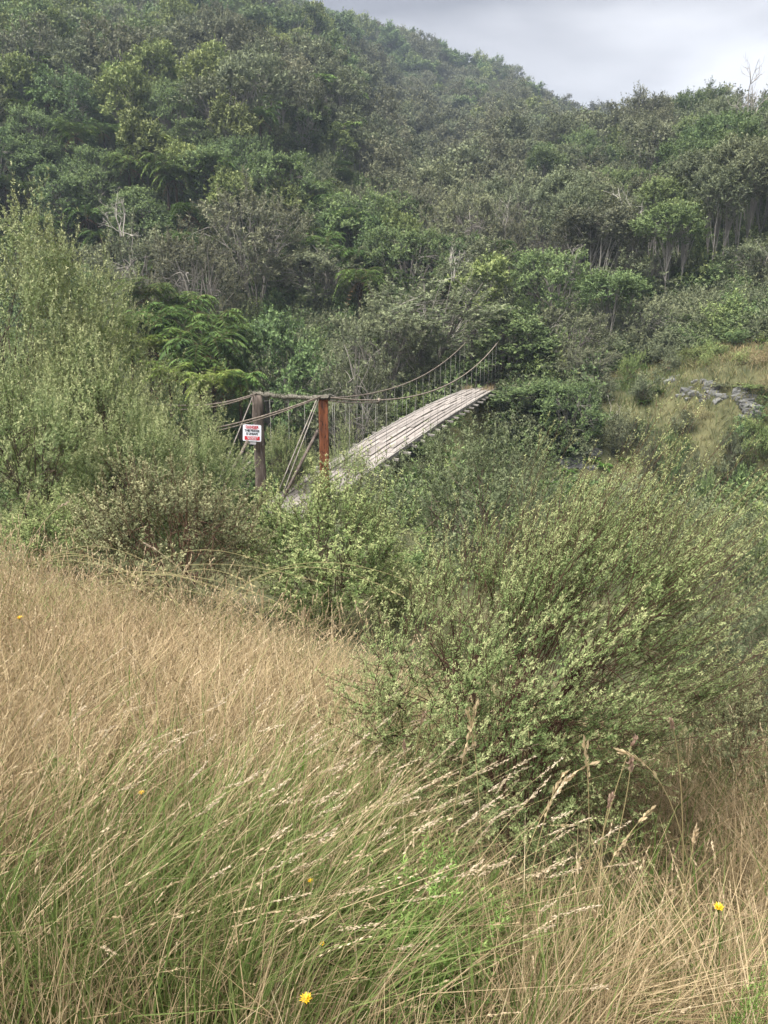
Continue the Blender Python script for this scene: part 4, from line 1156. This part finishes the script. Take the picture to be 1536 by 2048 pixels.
# dry grass growing on the far part of the deck
nb = 900
uu = rbg.uniform; ux = np.array([rbg.uniform(SPAN - 3.2, SPAN + 0.8) for _ in range(nb)]); vx = np.array([rbg.choice([-0.75, -0.7, 0.7, 0.55, 0.3, -0.55]) + rbg.uniform(-0.15, 0.15) for _ in range(nb)])
xy = GATE[None] + AX[None] * ux[:, None] + PR[None] * vx[:, None]
cg = lerp(np.array((0.22, 0.18, 0.10)), np.array((0.42, 0.32, 0.2)), rp.random((nb, 1)))
V, q, c, _ = blades(rp, xy[:, 0], xy[:, 1], np.full(nb, -3.0), rp.uniform(0.15, 0.5, nb), rp.normal(size=(nb, 2)) * 0.35, rp.uniform(0.015, 0.03, nb), cg, cg)
mb = MB(); mb.add(V, q, c=c); o = link('deck_grass', mb.mesh('deck_grass', M_GRASS)); o['kind'] = 'stuff'; o['label'] = 'dry grass tuft growing on the far end of the deck'; o['category'] = 'grass'

# ------------------------------------------------------------------ danger sign on the left post
sign = bpy.data.objects.new('danger_sign', None); COL.objects.link(sign)
sp_ = sight(504, 866, 19.95); sign.location = sp_
sign.rotation_euler = (0, R(3.0), R(-3)); tag(sign, 'white danger sign with red and black lettering on the left post', 'sign')
import bmesh
def rounded_plate(name, w, h, d, r_, mat):
    pts = []
    for cx, cz, a0 in ((w / 2 - r_, h / 2 - r_, 0), (-w / 2 + r_, h / 2 - r_, 90), (-w / 2 + r_, -h / 2 + r_, 180), (w / 2 - r_, -h / 2 + r_, 270)):
        for k in range(5):
            a = R(a0 + k * 22.5); pts.append((cx + r_ * math.cos(a), cz + r_ * math.sin(a)))
    bm = bmesh.new(); f = bm.faces.new([bm.verts.new((x, 0, z)) for x, z in pts])
    e = bmesh.ops.extrude_face_region(bm, geom=[f]); bmesh.ops.translate(bm, vec=(0, d, 0), verts=[v for v in e['geom'] if isinstance(v, bmesh.types.BMVert)])
    bmesh.ops.recalc_face_normals(bm, faces=bm.faces)
    me = bpy.data.meshes.new(name); bm.to_mesh(me); bm.free(); me.materials.append(mat); return me
SW, SH = 0.485, 0.435
link('plate', rounded_plate('plate', SW, SH, 0.006, 0.03, M_SIGNW), sign, (0, 0, 0))
link('red_panel', box_mesh('red_panel', 0.40, 0.003, 0.098, M_SIGNR), sign, (0.006, -0.0035, -0.135))
link('bracket', rounded_plate('bracket', 0.25, 0.10, 0.01, 0.02, M_BRACKET), sign, (-0.02, 0.015, -0.252))
def lettering(name, text, size, x, z, mat, bold, wide=1.0, y=-0.003):
    cu = bpy.data.curves.new(name, 'FONT'); cu.body = text; cu.size = size; cu.align_x = 'CENTER'; cu.align_y = 'CENTER'; cu.offset = bold; cu.extrude = 0.0008
    tmp = bpy.data.objects.new('tmp', cu); COL.objects.link(tmp)
    dg = bpy.context.evaluated_depsgraph_get()
    me = bpy.data.meshes.new_from_object(tmp.evaluated_get(dg)); me.name = name
    bpy.data.objects.remove(tmp)
    me.materials.clear(); me.materials.append(mat)
    return link(name, me, sign, (x, y, z), (R(90), 0, 0), (wide, 1, 1))
lettering('danger_lettering', 'DANGER', 0.098, 0, 0.152, M_SIGNR, 0.0035, 0.86)
link('underline', box_mesh('underline', 0.27, 0.002, 0.008, M_SIGNR), sign, (0, -0.003, 0.104))
lettering('warning_lettering', 'THIS BRIDGE', 0.078, 0, 0.055, M_SIGNK, 0.003, 0.86)
lettering('warning_lettering', 'IS UNSAFE', 0.078, 0, -0.025, M_SIGNK, 0.003, 0.86)
lettering('panel_lettering', 'TRESPASSING IS', 0.043, 0.006, -0.112, M_SIGNW, 0.0008, 0.95, -0.0065)
lettering('panel_lettering', 'PROHIBITED', 0.043, 0.006, -0.158, M_SIGNW, 0.0008, 0.95, -0.0065)

# broken timbers and a bent bar at the foot of the left post
wreck = bpy.data.objects.new('broken_timber_frame', None); COL.objects.link(wreck)
wl = sight(480, 990, 19.7); wreck.location = (wl.x, wl.y, gz(wl.x, wl.y)); tag(wreck, 'heap of broken grey timbers leaning at the foot of the left post', 'timber heap')
def wp(px, py, Y): return sight(px, py, Y) - wreck.location
for (a, b, rad, nm) in [((497, 905), (455, 1010), 0.045, 'broken_timber'), ((492, 912), (476, 965), 0.06, 'broken_timber'), ((470, 955), (500, 925), 0.04, 'broken_timber'),
                        ((452, 940), (452, 1020), 0.025, 'broken_timber'), ((458, 965), (500, 1000), 0.03, 'broken_timber'), ((478, 1000), (502, 960), 0.03, 'broken_timber'), ((462, 990), (500, 940), 0.028, 'broken_timber')]:
    A = wp(*a, 19.75 + rp.uniform(-0.2, 0.2)); B = wp(*b, 19.6 + rp.uniform(-0.25, 0.25))
    link(nm, rough_post(nm, A, B, rad, M_BEAM if rp.random() < 0.6 else M_POSTL, 6), wreck)
link('bent_bar', tube_mesh('bent_bar', [wp(452, 915, 19.5), wp(470, 950, 19.4), wp(490, 985, 19.35), wp(505, 1025, 19.3)], 0.014, M_SIGNK, 5), wreck)

# ------------------------------------------------------------------ foreground grass
rg = np.random.default_rng(2024)
g_patch = vnoise(31, 0.55); g_patch2 = vnoise(32, 1.4); g_pink = vnoise(33, 0.7)
STRAW0, STRAW1 = np.array((0.30, 0.22, 0.12)), np.array((0.64, 0.495, 0.305))
GRN0, GRN1 = np.array((0.09, 0.125, 0.035)), np.array((0.20, 0.25, 0.08))
def grass_xy(n, y0, y1, pw):
    y = y0 + (y1 - y0) * rg.random(n) ** pw
    x = rg.uniform(-0.62, 0.62, n) * (y + 0.6)
    edge = 8.3 - 0.0 * x
    lim = np.interp(x / np.maximum(y, 0.5), [-0.6, -0.3, -0.1, 0.05, 0.3, 0.6], [6.9, 6.2, 5.2, 4.5, 4.2, 4.2])
    k = y < lim + rg.normal(size=n) * 0.35
    return x[k], y[k]
def bush_dist(x, y):
    return np.hypot(x - 0.60, y - 2.95)
gm = MB()
WEEDS = [(0.113, 1.72, 0.20), (-0.037, 2.05, 0.11), (-1.065, 2.55, 0.12), (-0.17, 2.05, 0.09), (0.713, 1.5, 0.12)]
def clear(x, y):
    k = np.ones(len(x), bool)
    for (wx, wy, wr) in WEEDS:
        k &= ~((np.hypot(x - wx, y - wy) < wr) | ((np.abs(x - wx * y / wy) < wr * 0.8) & (y < wy) & (y > wy - 0.45)))
    return k
# tussocks of base blades
cx, cyy = grass_xy(4600, 0.75, 8.6, 1.0)
k = (bush_dist(cx, cyy) > 0.42) & clear(cx, cyy); cx, cyy = cx[k], cyy[k]; nc_ = len(cx)
cpx = cx / cyy
cgreen = np.clip(0.12 + 0.42 * g_patch(cx, cyy) + 0.18 * smooth(2.7, 1.6, cyy) * (1 - 0.5 * smooth(-0.05, 0.3, cpx)) + rg.normal(size=nc_) * 0.20 - 0.08 * smooth(2.5, 5, cyy), 0.03, 0.85)
clean = np.stack([0.05 + 0.22 * smooth(2.5, 1.75, cyy) * smooth(0.15, -0.1, cpx) + 0.2 * g_patch2(cx * 1.3, cyy), 0.15 * g_patch(cx * 0.6, cyy * 0.6)], -1) + rg.normal(size=(nc_, 2)) * 0.32
ctone = rg.random(nc_); chh = rg.uniform(0.65, 1.15, nc_) * (0.95 + 0.15 * g_patch2(cx, cyy))
ci_ = rg.integers(0, nc_, 78000); n = len(ci_)
offs = rg.normal(size=(n, 2)) * (0.020 + 0.009 * cyy[ci_])[:, None]
x = cx[ci_] + offs[:, 0]; y = np.maximum(0.7, cyy[ci_] + offs[:, 1])
isg = rg.random(n) < cgreen[ci_]
tone = np.clip(0.45 * ctone[ci_] + 0.65 * rg.random(n), 0, 1)[:, None]
c1 = np.where(isg[:, None], lerp(GRN0, GRN1, tone), lerp(STRAW0, STRAW1, tone))
odd = rg.random((n, 1)); c1 = np.where(~isg[:, None] & (odd < 0.13), np.array((0.19, 0.14, 0.085)), c1); c1 = np.where(~isg[:, None] & (odd > 0.9), np.array((0.68, 0.55, 0.36)), c1)
pink = np.clip(g_pink(x, y) - 0.3, 0, 1)[:, None] * 0.6
c1 = np.where(isg[:, None], c1, lerp(c1, np.array((0.40, 0.255, 0.175)), pink))
c0 = np.where(isg[:, None], c1 * 0.8, lerp(c1 * 0.75, np.array((0.17, 0.17, 0.065)), 0.5 * rg.random((n, 1))))  # feet darker than tips: shade put into the colour; straw feet also greener
h = rg.uniform(0.2, 0.68, n) * chh[ci_]
front = lambda x, y: 1 - 0.55 * smooth(-0.05, 0.25, x) * smooth(1.75, 2.1, y) * (1 - smooth(3.2, 4.0, y)) * (1 - smooth(1.1, 1.6, x))
h = h * front(x, y)
lean = clean[ci_] + offs * 5.0 + rg.normal(size=(n, 2)) * 0.22
bent = rg.random(n) < 0.12
lean = np.where(bent[:, None], lean * 2.2, lean) * (0.3 + 0.7 * smooth(1.1, 1.8, y))[:, None]
w = rg.uniform(0.0018, 0.0046, n) * np.where(isg, 1.4, 0.8) * (0.85 + 0.09 * y)
for kk, sel in ((4, y < 2.4), (3, y >= 2.4)):
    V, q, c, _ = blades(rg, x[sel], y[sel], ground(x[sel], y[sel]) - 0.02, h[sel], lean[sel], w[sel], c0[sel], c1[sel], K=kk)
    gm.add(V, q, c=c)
# stems with seed heads
x, y = grass_xy(11500, 1.3, 8.6, 0.75)
k = (bush_dist(x, y) > 0.75) & clear(x, y); x, y = x[k], y[k]; n = len(x)
px_ = x / y
h = rg.uniform(0.42, 0.84, n) * np.where(px_ > 0.05, 0.85, 1.0) * (0.35 + 0.65 * front(x, y))
wind = np.stack([0.03 + 0.48 * smooth(2.5, 1.8, y) * smooth(0.12, -0.12, px_) + 0.15 * g_patch2(x, y), 0 * y], -1)
lean = wind * rg.uniform(0.4, 1.3, (n, 1)) + rg.normal(size=(n, 2)) * 0.25
tone = rg.random((n, 1))
cs = lerp(np.array((0.36, 0.29, 0.14)), np.array((0.58, 0.47, 0.28)), tone)
cs = np.where(rg.random((n, 1)) < 0.14, np.array((0.24, 0.27, 0.10)), cs)
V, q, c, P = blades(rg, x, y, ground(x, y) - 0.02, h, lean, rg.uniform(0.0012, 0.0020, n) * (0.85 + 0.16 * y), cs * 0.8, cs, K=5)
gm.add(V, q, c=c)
hl = rg.uniform(0.07, 0.13, n)
ch = lerp(np.array((0.36, 0.275, 0.16)), np.array((0.62, 0.50, 0.335)), rg.random((n, 1)))
ns = 18
si = np.repeat(np.arange(n), ns); tt = 1.0 - hl[si] * rg.random(n * ns)
p, T = interp(P, si, tt)
d = norm(T + rg.normal(size=p.shape) * 0.15); sd = norm(np.cross(d, rg.normal(size=p.shape)))
V, q = leaves(p, d, sd, rg.uniform(0.008, 0.015, len(p)) * (0.75 + 0.13 * y[si]), rg.uniform(0.0026, 0.0046, len(p)) * (0.7 + 0.2 * y[si]))
gm.add(V, q, c=np.repeat(ch[si] * rg.uniform(0.85, 1.1, (len(p), 1)), 4, axis=0))
# fluffy pale heads leaning to the right at the lower left
n = 120
y = rg.uniform(1.5, 2.7, n); x = rg.uniform(-0.62, 0.10, n) * y
cs = np.tile(np.array((0.50, 0.40, 0.22)), (n, 1)) * rg.uniform(0.85, 1.15, (n, 1))
V, q, c, P = blades(rg, x, y, ground(x, y) - 0.02, rg.uniform(0.58, 0.86, n), np.stack([rg.uniform(0.35, 0.95, n), rg.normal(size=n) * 0.18], -1), rg.uniform(0.0020, 0.0028, n), cs * 0.8, cs, K=6)
gm.add(V, q, c=c)
ns2 = 64; si = np.repeat(np.arange(n), ns2); fr_ = rg.random(n * ns2); tt = 1.0 - rg.uniform(0.08, 0.13, n)[si] * fr_
p, T = interp(P, si, tt)
p = p + rg.normal(size=p.shape) * (0.0026 * np.sin(np.clip(fr_, 0.08, 0.95) * math.pi))[:, None]
d = norm(T + rg.normal(size=p.shape) * 0.22); sd = norm(np.cross(d, rg.normal(size=p.shape)))
V, q = leaves(p, d, sd, rg.uniform(0.007, 0.012, len(p)), rg.uniform(0.002, 0.0034, len(p)))
chf = lerp(np.array((0.46, 0.37, 0.25)), np.array((0.66, 0.55, 0.41)), rg.random((n, 1)))
gm.add(V, q, c=np.repeat(chf[si] * rg.uniform(0.85, 1.1, (len(p), 1)), 4, axis=0))
# broad green blades in clumps
cx, cyy = grass_xy(330, 0.8, 6.0, 1.2); k = (g_patch(cx, cyy) + rg.normal(size=len(cx)) * 0.5 + 0.8 * smooth(3.0, 1.6, cyy) > 0.4) & (bush_dist(cx, cyy) > 0.6); cx, cyy = cx[k], cyy[k]
ci_ = rg.integers(0, len(cx), len(cx) * 16); n = len(ci_)
offs = rg.normal(size=(n, 2)) * 0.035; x = cx[ci_] + offs[:, 0]; y = np.maximum(0.7, cyy[ci_] + offs[:, 1])
cl_ = rg.normal(size=(len(cx), 2)) * 0.2 + np.array([0.18, 0.0])
cs = lerp(np.array((0.075, 0.12, 0.03)), np.array((0.17, 0.235, 0.065)), np.clip(0.5 * rg.random(len(cx))[ci_] + 0.5 * rg.random(n), 0, 1)[:, None])
V, q, c, _ = blades(rg, x, y, ground(x, y) - 0.02, rg.uniform(0.25, 0.62, n), (cl_[ci_] + offs * 5 + rg.normal(size=(n, 2)) * 0.2) * (0.3 + 0.7 * smooth(1.1, 1.8, y))[:, None], rg.uniform(0.005, 0.0095, n), cs * 0.8, cs)
gm.add(V, q, c=c)
# fine dead thatch
x, y = grass_xy(16000, 0.8, 8.2, 1.0); n = len(x)
k = (bush_dist(x, y) > 0.45); x, y = x[k], y[k]; n = len(x)
tone = rg.random((n, 1)); cs = lerp(np.array((0.20, 0.145, 0.08)), np.array((0.42, 0.31, 0.18)), tone)
V, q, c, _ = blades(rg, x, y, ground(x, y) + rg.uniform(0, 0.25, n), rg.uniform(0.15, 0.4, n), rg.normal(size=(n, 2)) * 1.1, rg.uniform(0.0015, 0.003, n) * (0.85 + 0.12 * y), cs, cs, K=3)
gm.add(V, q, c=c)
o = link('dry_grass', gm.mesh('dry_grass', M_GRASS)); o['kind'] = 'stuff'; o['label'] = 'tall straw-coloured dry grass with green blades covering the near bank'; o['category'] = 'grass'

# tall single stalks
def stalk(name, label, cat, group, pts, rad, col, head_len, head_n, head_size, head_col, seed, spread=0.3):
    r = np.random.default_rng(seed)
    pts = np.array(pts, float); base = pts[0].copy()
    # smooth the polyline
    t = np.linspace(0, 1, 14); src_t = np.linspace(0, 1, len(pts))
    if len(pts) == 3:
        P = pts[0] * ((1 - t) ** 2)[:, None] + 2 * pts[1] * (t * (1 - t))[:, None] + pts[2] * (t ** 2)[:, None]
    else:
        P = np.stack([np.interp(t, src_t, pts[:, i]) for i in range(3)], -1)
    P = P - base
    root = bpy.data.objects.new(name, None); COL.objects.link(root); root.location = base; tag(root, label, cat, group)
    mb = MB(); V, q = tubes(P[None], (rad * np.linspace(1.1, 0.6, 14))[None], 4); mb.add(V, q, c=np.array(col) * r.uniform(0.85, 1.1, (len(V), 1)))
    link('stem', mb.mesh('stem', M_GRASS), root)
    Lt = np.linalg.norm(np.diff(P, axis=0), axis=1).sum()
    tt = 1 - r.random(head_n) * head_len / Lt
    p, T = interp(P[None], np.zeros(head_n, int), tt)
    d = norm(T + r.normal(size=p.shape) * spread); sd = norm(np.cross(d, r.normal(size=p.shape)))
    V, q = leaves(p + r.normal(size=p.shape) * head_size * 0.12, d, sd, r.uniform(0.7, 1.3, head_n) * head_size, r.uniform(0.3, 0.45, head_n) * head_size)
    hb = MB(); hb.add(V, q, c=np.repeat(np.array(head_col) * r.uniform(0.8, 1.15, (head_n, 1)), 4, axis=0))
    link('seed_head', hb.mesh('seed_head', M_GRASS), root)
    return root
HC = (0.40, 0.28, 0.21)
for i, (bx, by, mx, my, tx_, ty_, Y, lab) in enumerate([
        (1150, 1760, 1225, 1560, 1270, 1478, 2.10, 'tall grass stalk with a brown double seed head in front of the big bush'),
        (1170, 1790, 1255, 1640, 1262, 1520, 2.05, 'straight grass stalk with a pale brown head just right of the double-headed one'),
        (1200, 1830, 1190, 1700, 1222, 1592, 2.0, 'shorter grass stalk with a thick brown head left of the straight ones'),
        (1390, 1720, 1378, 1560, 1342, 1440, 2.2, 'grass stalk with a brown head at the right side of the big bush'),
        (830, 1640, 815, 1530, 848, 1430, 2.5, 'grass stalk with a small brown head at the left side of the big bush'),
        (840, 1660, 815, 1560, 808, 1485, 2.45, 'grass stalk with a drooping pinkish head at the left side of the big bush'),
        (1330, 1960, 1370, 1780, 1392, 1660, 1.9, 'thick straw-coloured stalk with a long pale head at the lower right')]):
    p0 = sight(bx, by, Y); p0.z = gz(p0.x, Y)
    stalk('grass_stalk', lab, 'grass stalk', 'tall seed-headed stalks before the bush', [p0, sight(mx, my, Y), sight(tx_, ty_, Y)], 0.0022, (0.40, 0.33, 0.17), 0.075, 46, 0.016, HC if i < 6 else (0.60, 0.47, 0.30), 300 + i)
for i, (bx, by, mx, my, tx_, ty_, Y, lab) in enumerate([
        (880, 1700, 905, 1560, 955, 1410, 2.15, 'pale straight dry stalk on the left front of the big bush'),
        (985, 1620, 960, 1500, 935, 1420, 2.15, 'pale dry stalk leaning left in front of the big bush'),
        (1010, 1690, 1060, 1560, 1190, 1525, 2.1, 'drooping dry oat-like stalk bent to the right in front of the bush'),
        (1040, 1720, 1080, 1600, 1130, 1545, 2.05, 'second bent dry stalk just below the oat-like one'),
        (1200, 1660, 1185, 1560, 1168, 1475, 2.1, 'thin upright dry stalk in the middle of the big bush'),
        (1440, 1680, 1390, 1530, 1242, 1505, 2.1, 'long dry stalk arching left across the right side of the bush'),
        (1130, 1800, 1200, 1700, 1312, 1612, 2.0, 'dry stalk slanting right low in front of the bush')]):
    p0 = sight(bx, by, Y); p0.z = gz(p0.x, Y)
    stalk('grass_stalk', lab, 'grass stalk', 'bent dry stalks before the bush', [p0, sight(mx, my, Y), sight(tx_, ty_, Y)], 0.0017, (0.46, 0.38, 0.20), 0.30, 26, 0.024, (0.52, 0.41, 0.25), 330 + i, 0.14)
ra = random.Random(12)
for i in range(18):
    bx = ra.uniform(-60, 420); Y = ra.uniform(5.2, 6.3); by = 1330
    top = ra.uniform(1085, 1190); ln = ra.uniform(180, 430)
    p0 = sight(bx, by, Y); p0.z = gz(p0.x, Y)
    p1 = sight(bx + ln * 0.35, top - 75, Y); p2 = sight(bx + ln * 1.15, top + ra.uniform(20, 95), Y - 0.2)
    stalk('arching_stalk', 'long thin grass stalk arching to the right over the left shrub', 'grass stalk', 'arching stalks over the left shrub', [p0, p1, p2], 0.0026, (0.36, 0.32, 0.16), 0.22, 16, 0.026, (0.44, 0.38, 0.2), 360 + i, 0.2)
for i, (a, b, c_) in enumerate([((-20, 1180), (40, 1050), (135, 1005)), ((-30, 1120), (30, 1060), (60, 985)), ((490, 1330), (420, 1150), (285, 1085)), ((620, 1400), (560, 1290), (480, 1190))]):
    Y = 4.9; p0 = sight(*a, Y); p0.z = gz(p0.x, Y)
    stalk('arching_stalk', ['thick dry stalk slanting up at the left edge', 'short dry stalk at the very left edge', 'dry stalk slanting left across the olive shrub', 'grey-headed stalk before the dark gap under the shrubs'][i], 'grass stalk', None, [p0, sight(*b, Y), sight(*c_, Y)], 0.0028, (0.42, 0.35, 0.22), 0.14, 26, 0.024, (0.44, 0.36, 0.26), 390 + i, 0.2)

# yellow flowers
def flower(label, px, py, Y, s, seed):
    r = np.random.default_rng(seed)
    c = sight(px, py, Y); g = gz(c.x, Y)
    root = bpy.data.objects.new('yellow_flower', None); COL.objects.link(root); root.location = (c.x, Y, g); tag(root, label, 'flower', 'yellow flowers in the grass')
    h = c.z - g
    mb = MB(); t = np.linspace(0, 1, 8)
    P = np.stack([0.03 * np.sin(t * 3) - 0.03 * math.sin(3) * t, 0.02 * t * (1 - t), h * t], -1)[None]
    V, q = tubes(P, np.full((1, 8), 0.0016), 5); mb.add(V, q, c=(0.13, 0.2, 0.05)); link('stem', mb.mesh('stem', M_GRASS), root)
    n = 26; az = np.arange(n) * 2.4; fr = np.linspace(0.2, 1, n)
    d = norm(np.stack([np.cos(az) * (0.4 + fr), np.sin(az) * (0.4 + fr) - 0.3, np.full(n, 0.75) - 0.45 * fr], -1)); sd = norm(np.cross(d, np.array([0, 0.2, 1.0])))
    pb_ = MB(); V, q = leaves(np.tile(np.array([0, 0, h]), (n, 1)), d, sd, s * (0.6 + 0.45 * fr), np.full(n, s * 0.34)); pb_.add(V, q); link('petals', pb_.mesh('petals', M_YELLOW), root)
    cb = MB(); V, q = tubes(np.array([[[0, 0, h - 0.012], [0, 0, h - 0.005], [0, 0, h + 0.003]]]), np.array([[0.002, 0.005, 0.004]]) * s / 0.014, 6); cb.add(V, q, c=(0.14, 0.2, 0.05)); link('calyx', cb.mesh('calyx', M_GRASS), root)
for i, (px, py, Y, s, lab) in enumerate([(1437, 1815, 1.75, 0.017, 'yellow flower at the lower right in front of the bush'), (612, 1998, 1.32, 0.016, 'half-open yellow flower at the bottom centre'),
        (283, 1586, 2.3, 0.013, 'small yellow flower in the middle of the straw on the left'), (40, 1237, 4.2, 0.026, 'yellow flower at the left edge where the grass meets the shrubs'),
        (621, 1762, 1.85, 0.010, 'tiny yellow flower in the grass near the centre'), (644, 1888, 1.55, 0.008, 'tiny yellow bud low in the green grass'), (352, 1462, 2.75, 0.010, 'yellow speck of a flower high in the left straw')]):
    flower(lab, px, py, Y, s, 420 + i)

# soft green weeds and broad blades in the grass
P_WEED = Proto(91, Spec(H=0.6, R=0.26, hc=0.26, up=0.34, down=0.26, mains=9, clusters=46, twigs=520, tw=(0.05, 0.11), nl=13, leaf=(0.022, 0.0062), lump=0.2, upness=0.9, spread=0.035,
               c0=(0.07, 0.13, 0.03), c1=(0.13, 0.22, 0.05), tip=(0.22, 0.30, 0.09), wood=(0.13, 0.16, 0.05), rad=0.004, leaders=24, lead=(0.08, 0.16), shell=0.2, lowfill=0.8, twr=0.0011, fork=0.08), M_NEAR, 'foliage', 'stems')
for (px, pt, Y, w, rz, lab) in [(870, 1735, 1.72, 290, 0, 'soft green leafy weed at the bottom centre right'), (740, 1690, 2.05, 130, 1.5, 'small green leafy weed left of the base of the bush'),
                                (125, 1500, 2.55, 110, 2.5, 'feathery green weed in the straw at the left'), (640, 1690, 2.05, 90, 3.5, 'thin green weed left of the small leafy weed'),
                                (1500, 1930, 1.5, 150, 4.5, 'green leafy weed in the lower right corner')]:
    place(P_WEED, 'leafy_weed', lab, 'weed', px, pt, Y, w, rz)
def sword(label, px, pb, pt, Y, w, seed):
    r = np.random.default_rng(seed); b = sight(px, pb, Y); b.z = gz(b.x, Y); tp = sight(px + r.uniform(-6, 10), pt, Y); h = tp.z - b.z
    mb = MB()
    V, q, c, _ = blades(r, np.zeros(1), np.zeros(1), np.zeros(1), np.array([h]), np.array([[0.05, 0.02]]), np.array([w]), np.array([[0.09, 0.17, 0.03]]), np.array([[0.15, 0.26, 0.05]]))
    V = V.reshape(1, 4, 2, 3); P = V.mean(2, keepdims=True); V = P + np.array([[[[-1, 0.2, 0]], ]]) * 0 + np.stack([np.array([-1, -0.2, 0.0]), np.array([1, 0.2, 0.0])])[None, None] * (w * np.array([0.8, 1, 0.85, 0.1]))[None, :, None, None] * 0.5
    mb.add(V.reshape(-1, 3), q, c=c)
    o = link('broad_blade', mb.mesh('broad_blade', M_GRASS), None, b); tag(o, label, 'grass blade')
sword('single broad green blade standing in the straw at the left', 142, 1510, 1385, 2.95, 0.016, 1)
sword('broad green blade tilted in the straw left of centre', 255, 1420, 1325, 3.35, 0.018, 2)
sword('shorter broad green blade in the straw near the centre', 598, 1560, 1470, 2.65, 0.014, 3)

# ------------------------------------------------------------------ the air of the valley
def haze():
    me = box_mesh('haze', 1300, 1250, 150, M_GROUND)
    m = bpy.data.materials.new('haze'); m.use_nodes = True
    t = m.node_tree; t.nodes.clear()
    out = t.nodes.new('ShaderNodeOutputMaterial'); pv = t.nodes.new('ShaderNodeVolumePrincipled')
    pv.inputs['Color'].default_value = (0.70, 0.82, 1.0, 1)
    pv.inputs['Density'].default_value = 0.0006
    pv.inputs['Anisotropy'].default_value = 0.2
    t.links.new(pv.outputs[0], out.inputs['Volume'])
    me.materials.clear(); me.materials.append(m)
    o = link('haze', me, None, (0, 480, 58)); o['kind'] = 'stuff'; o['label'] = 'thin pale haze filling the valley'; o['category'] = 'haze'
haze()
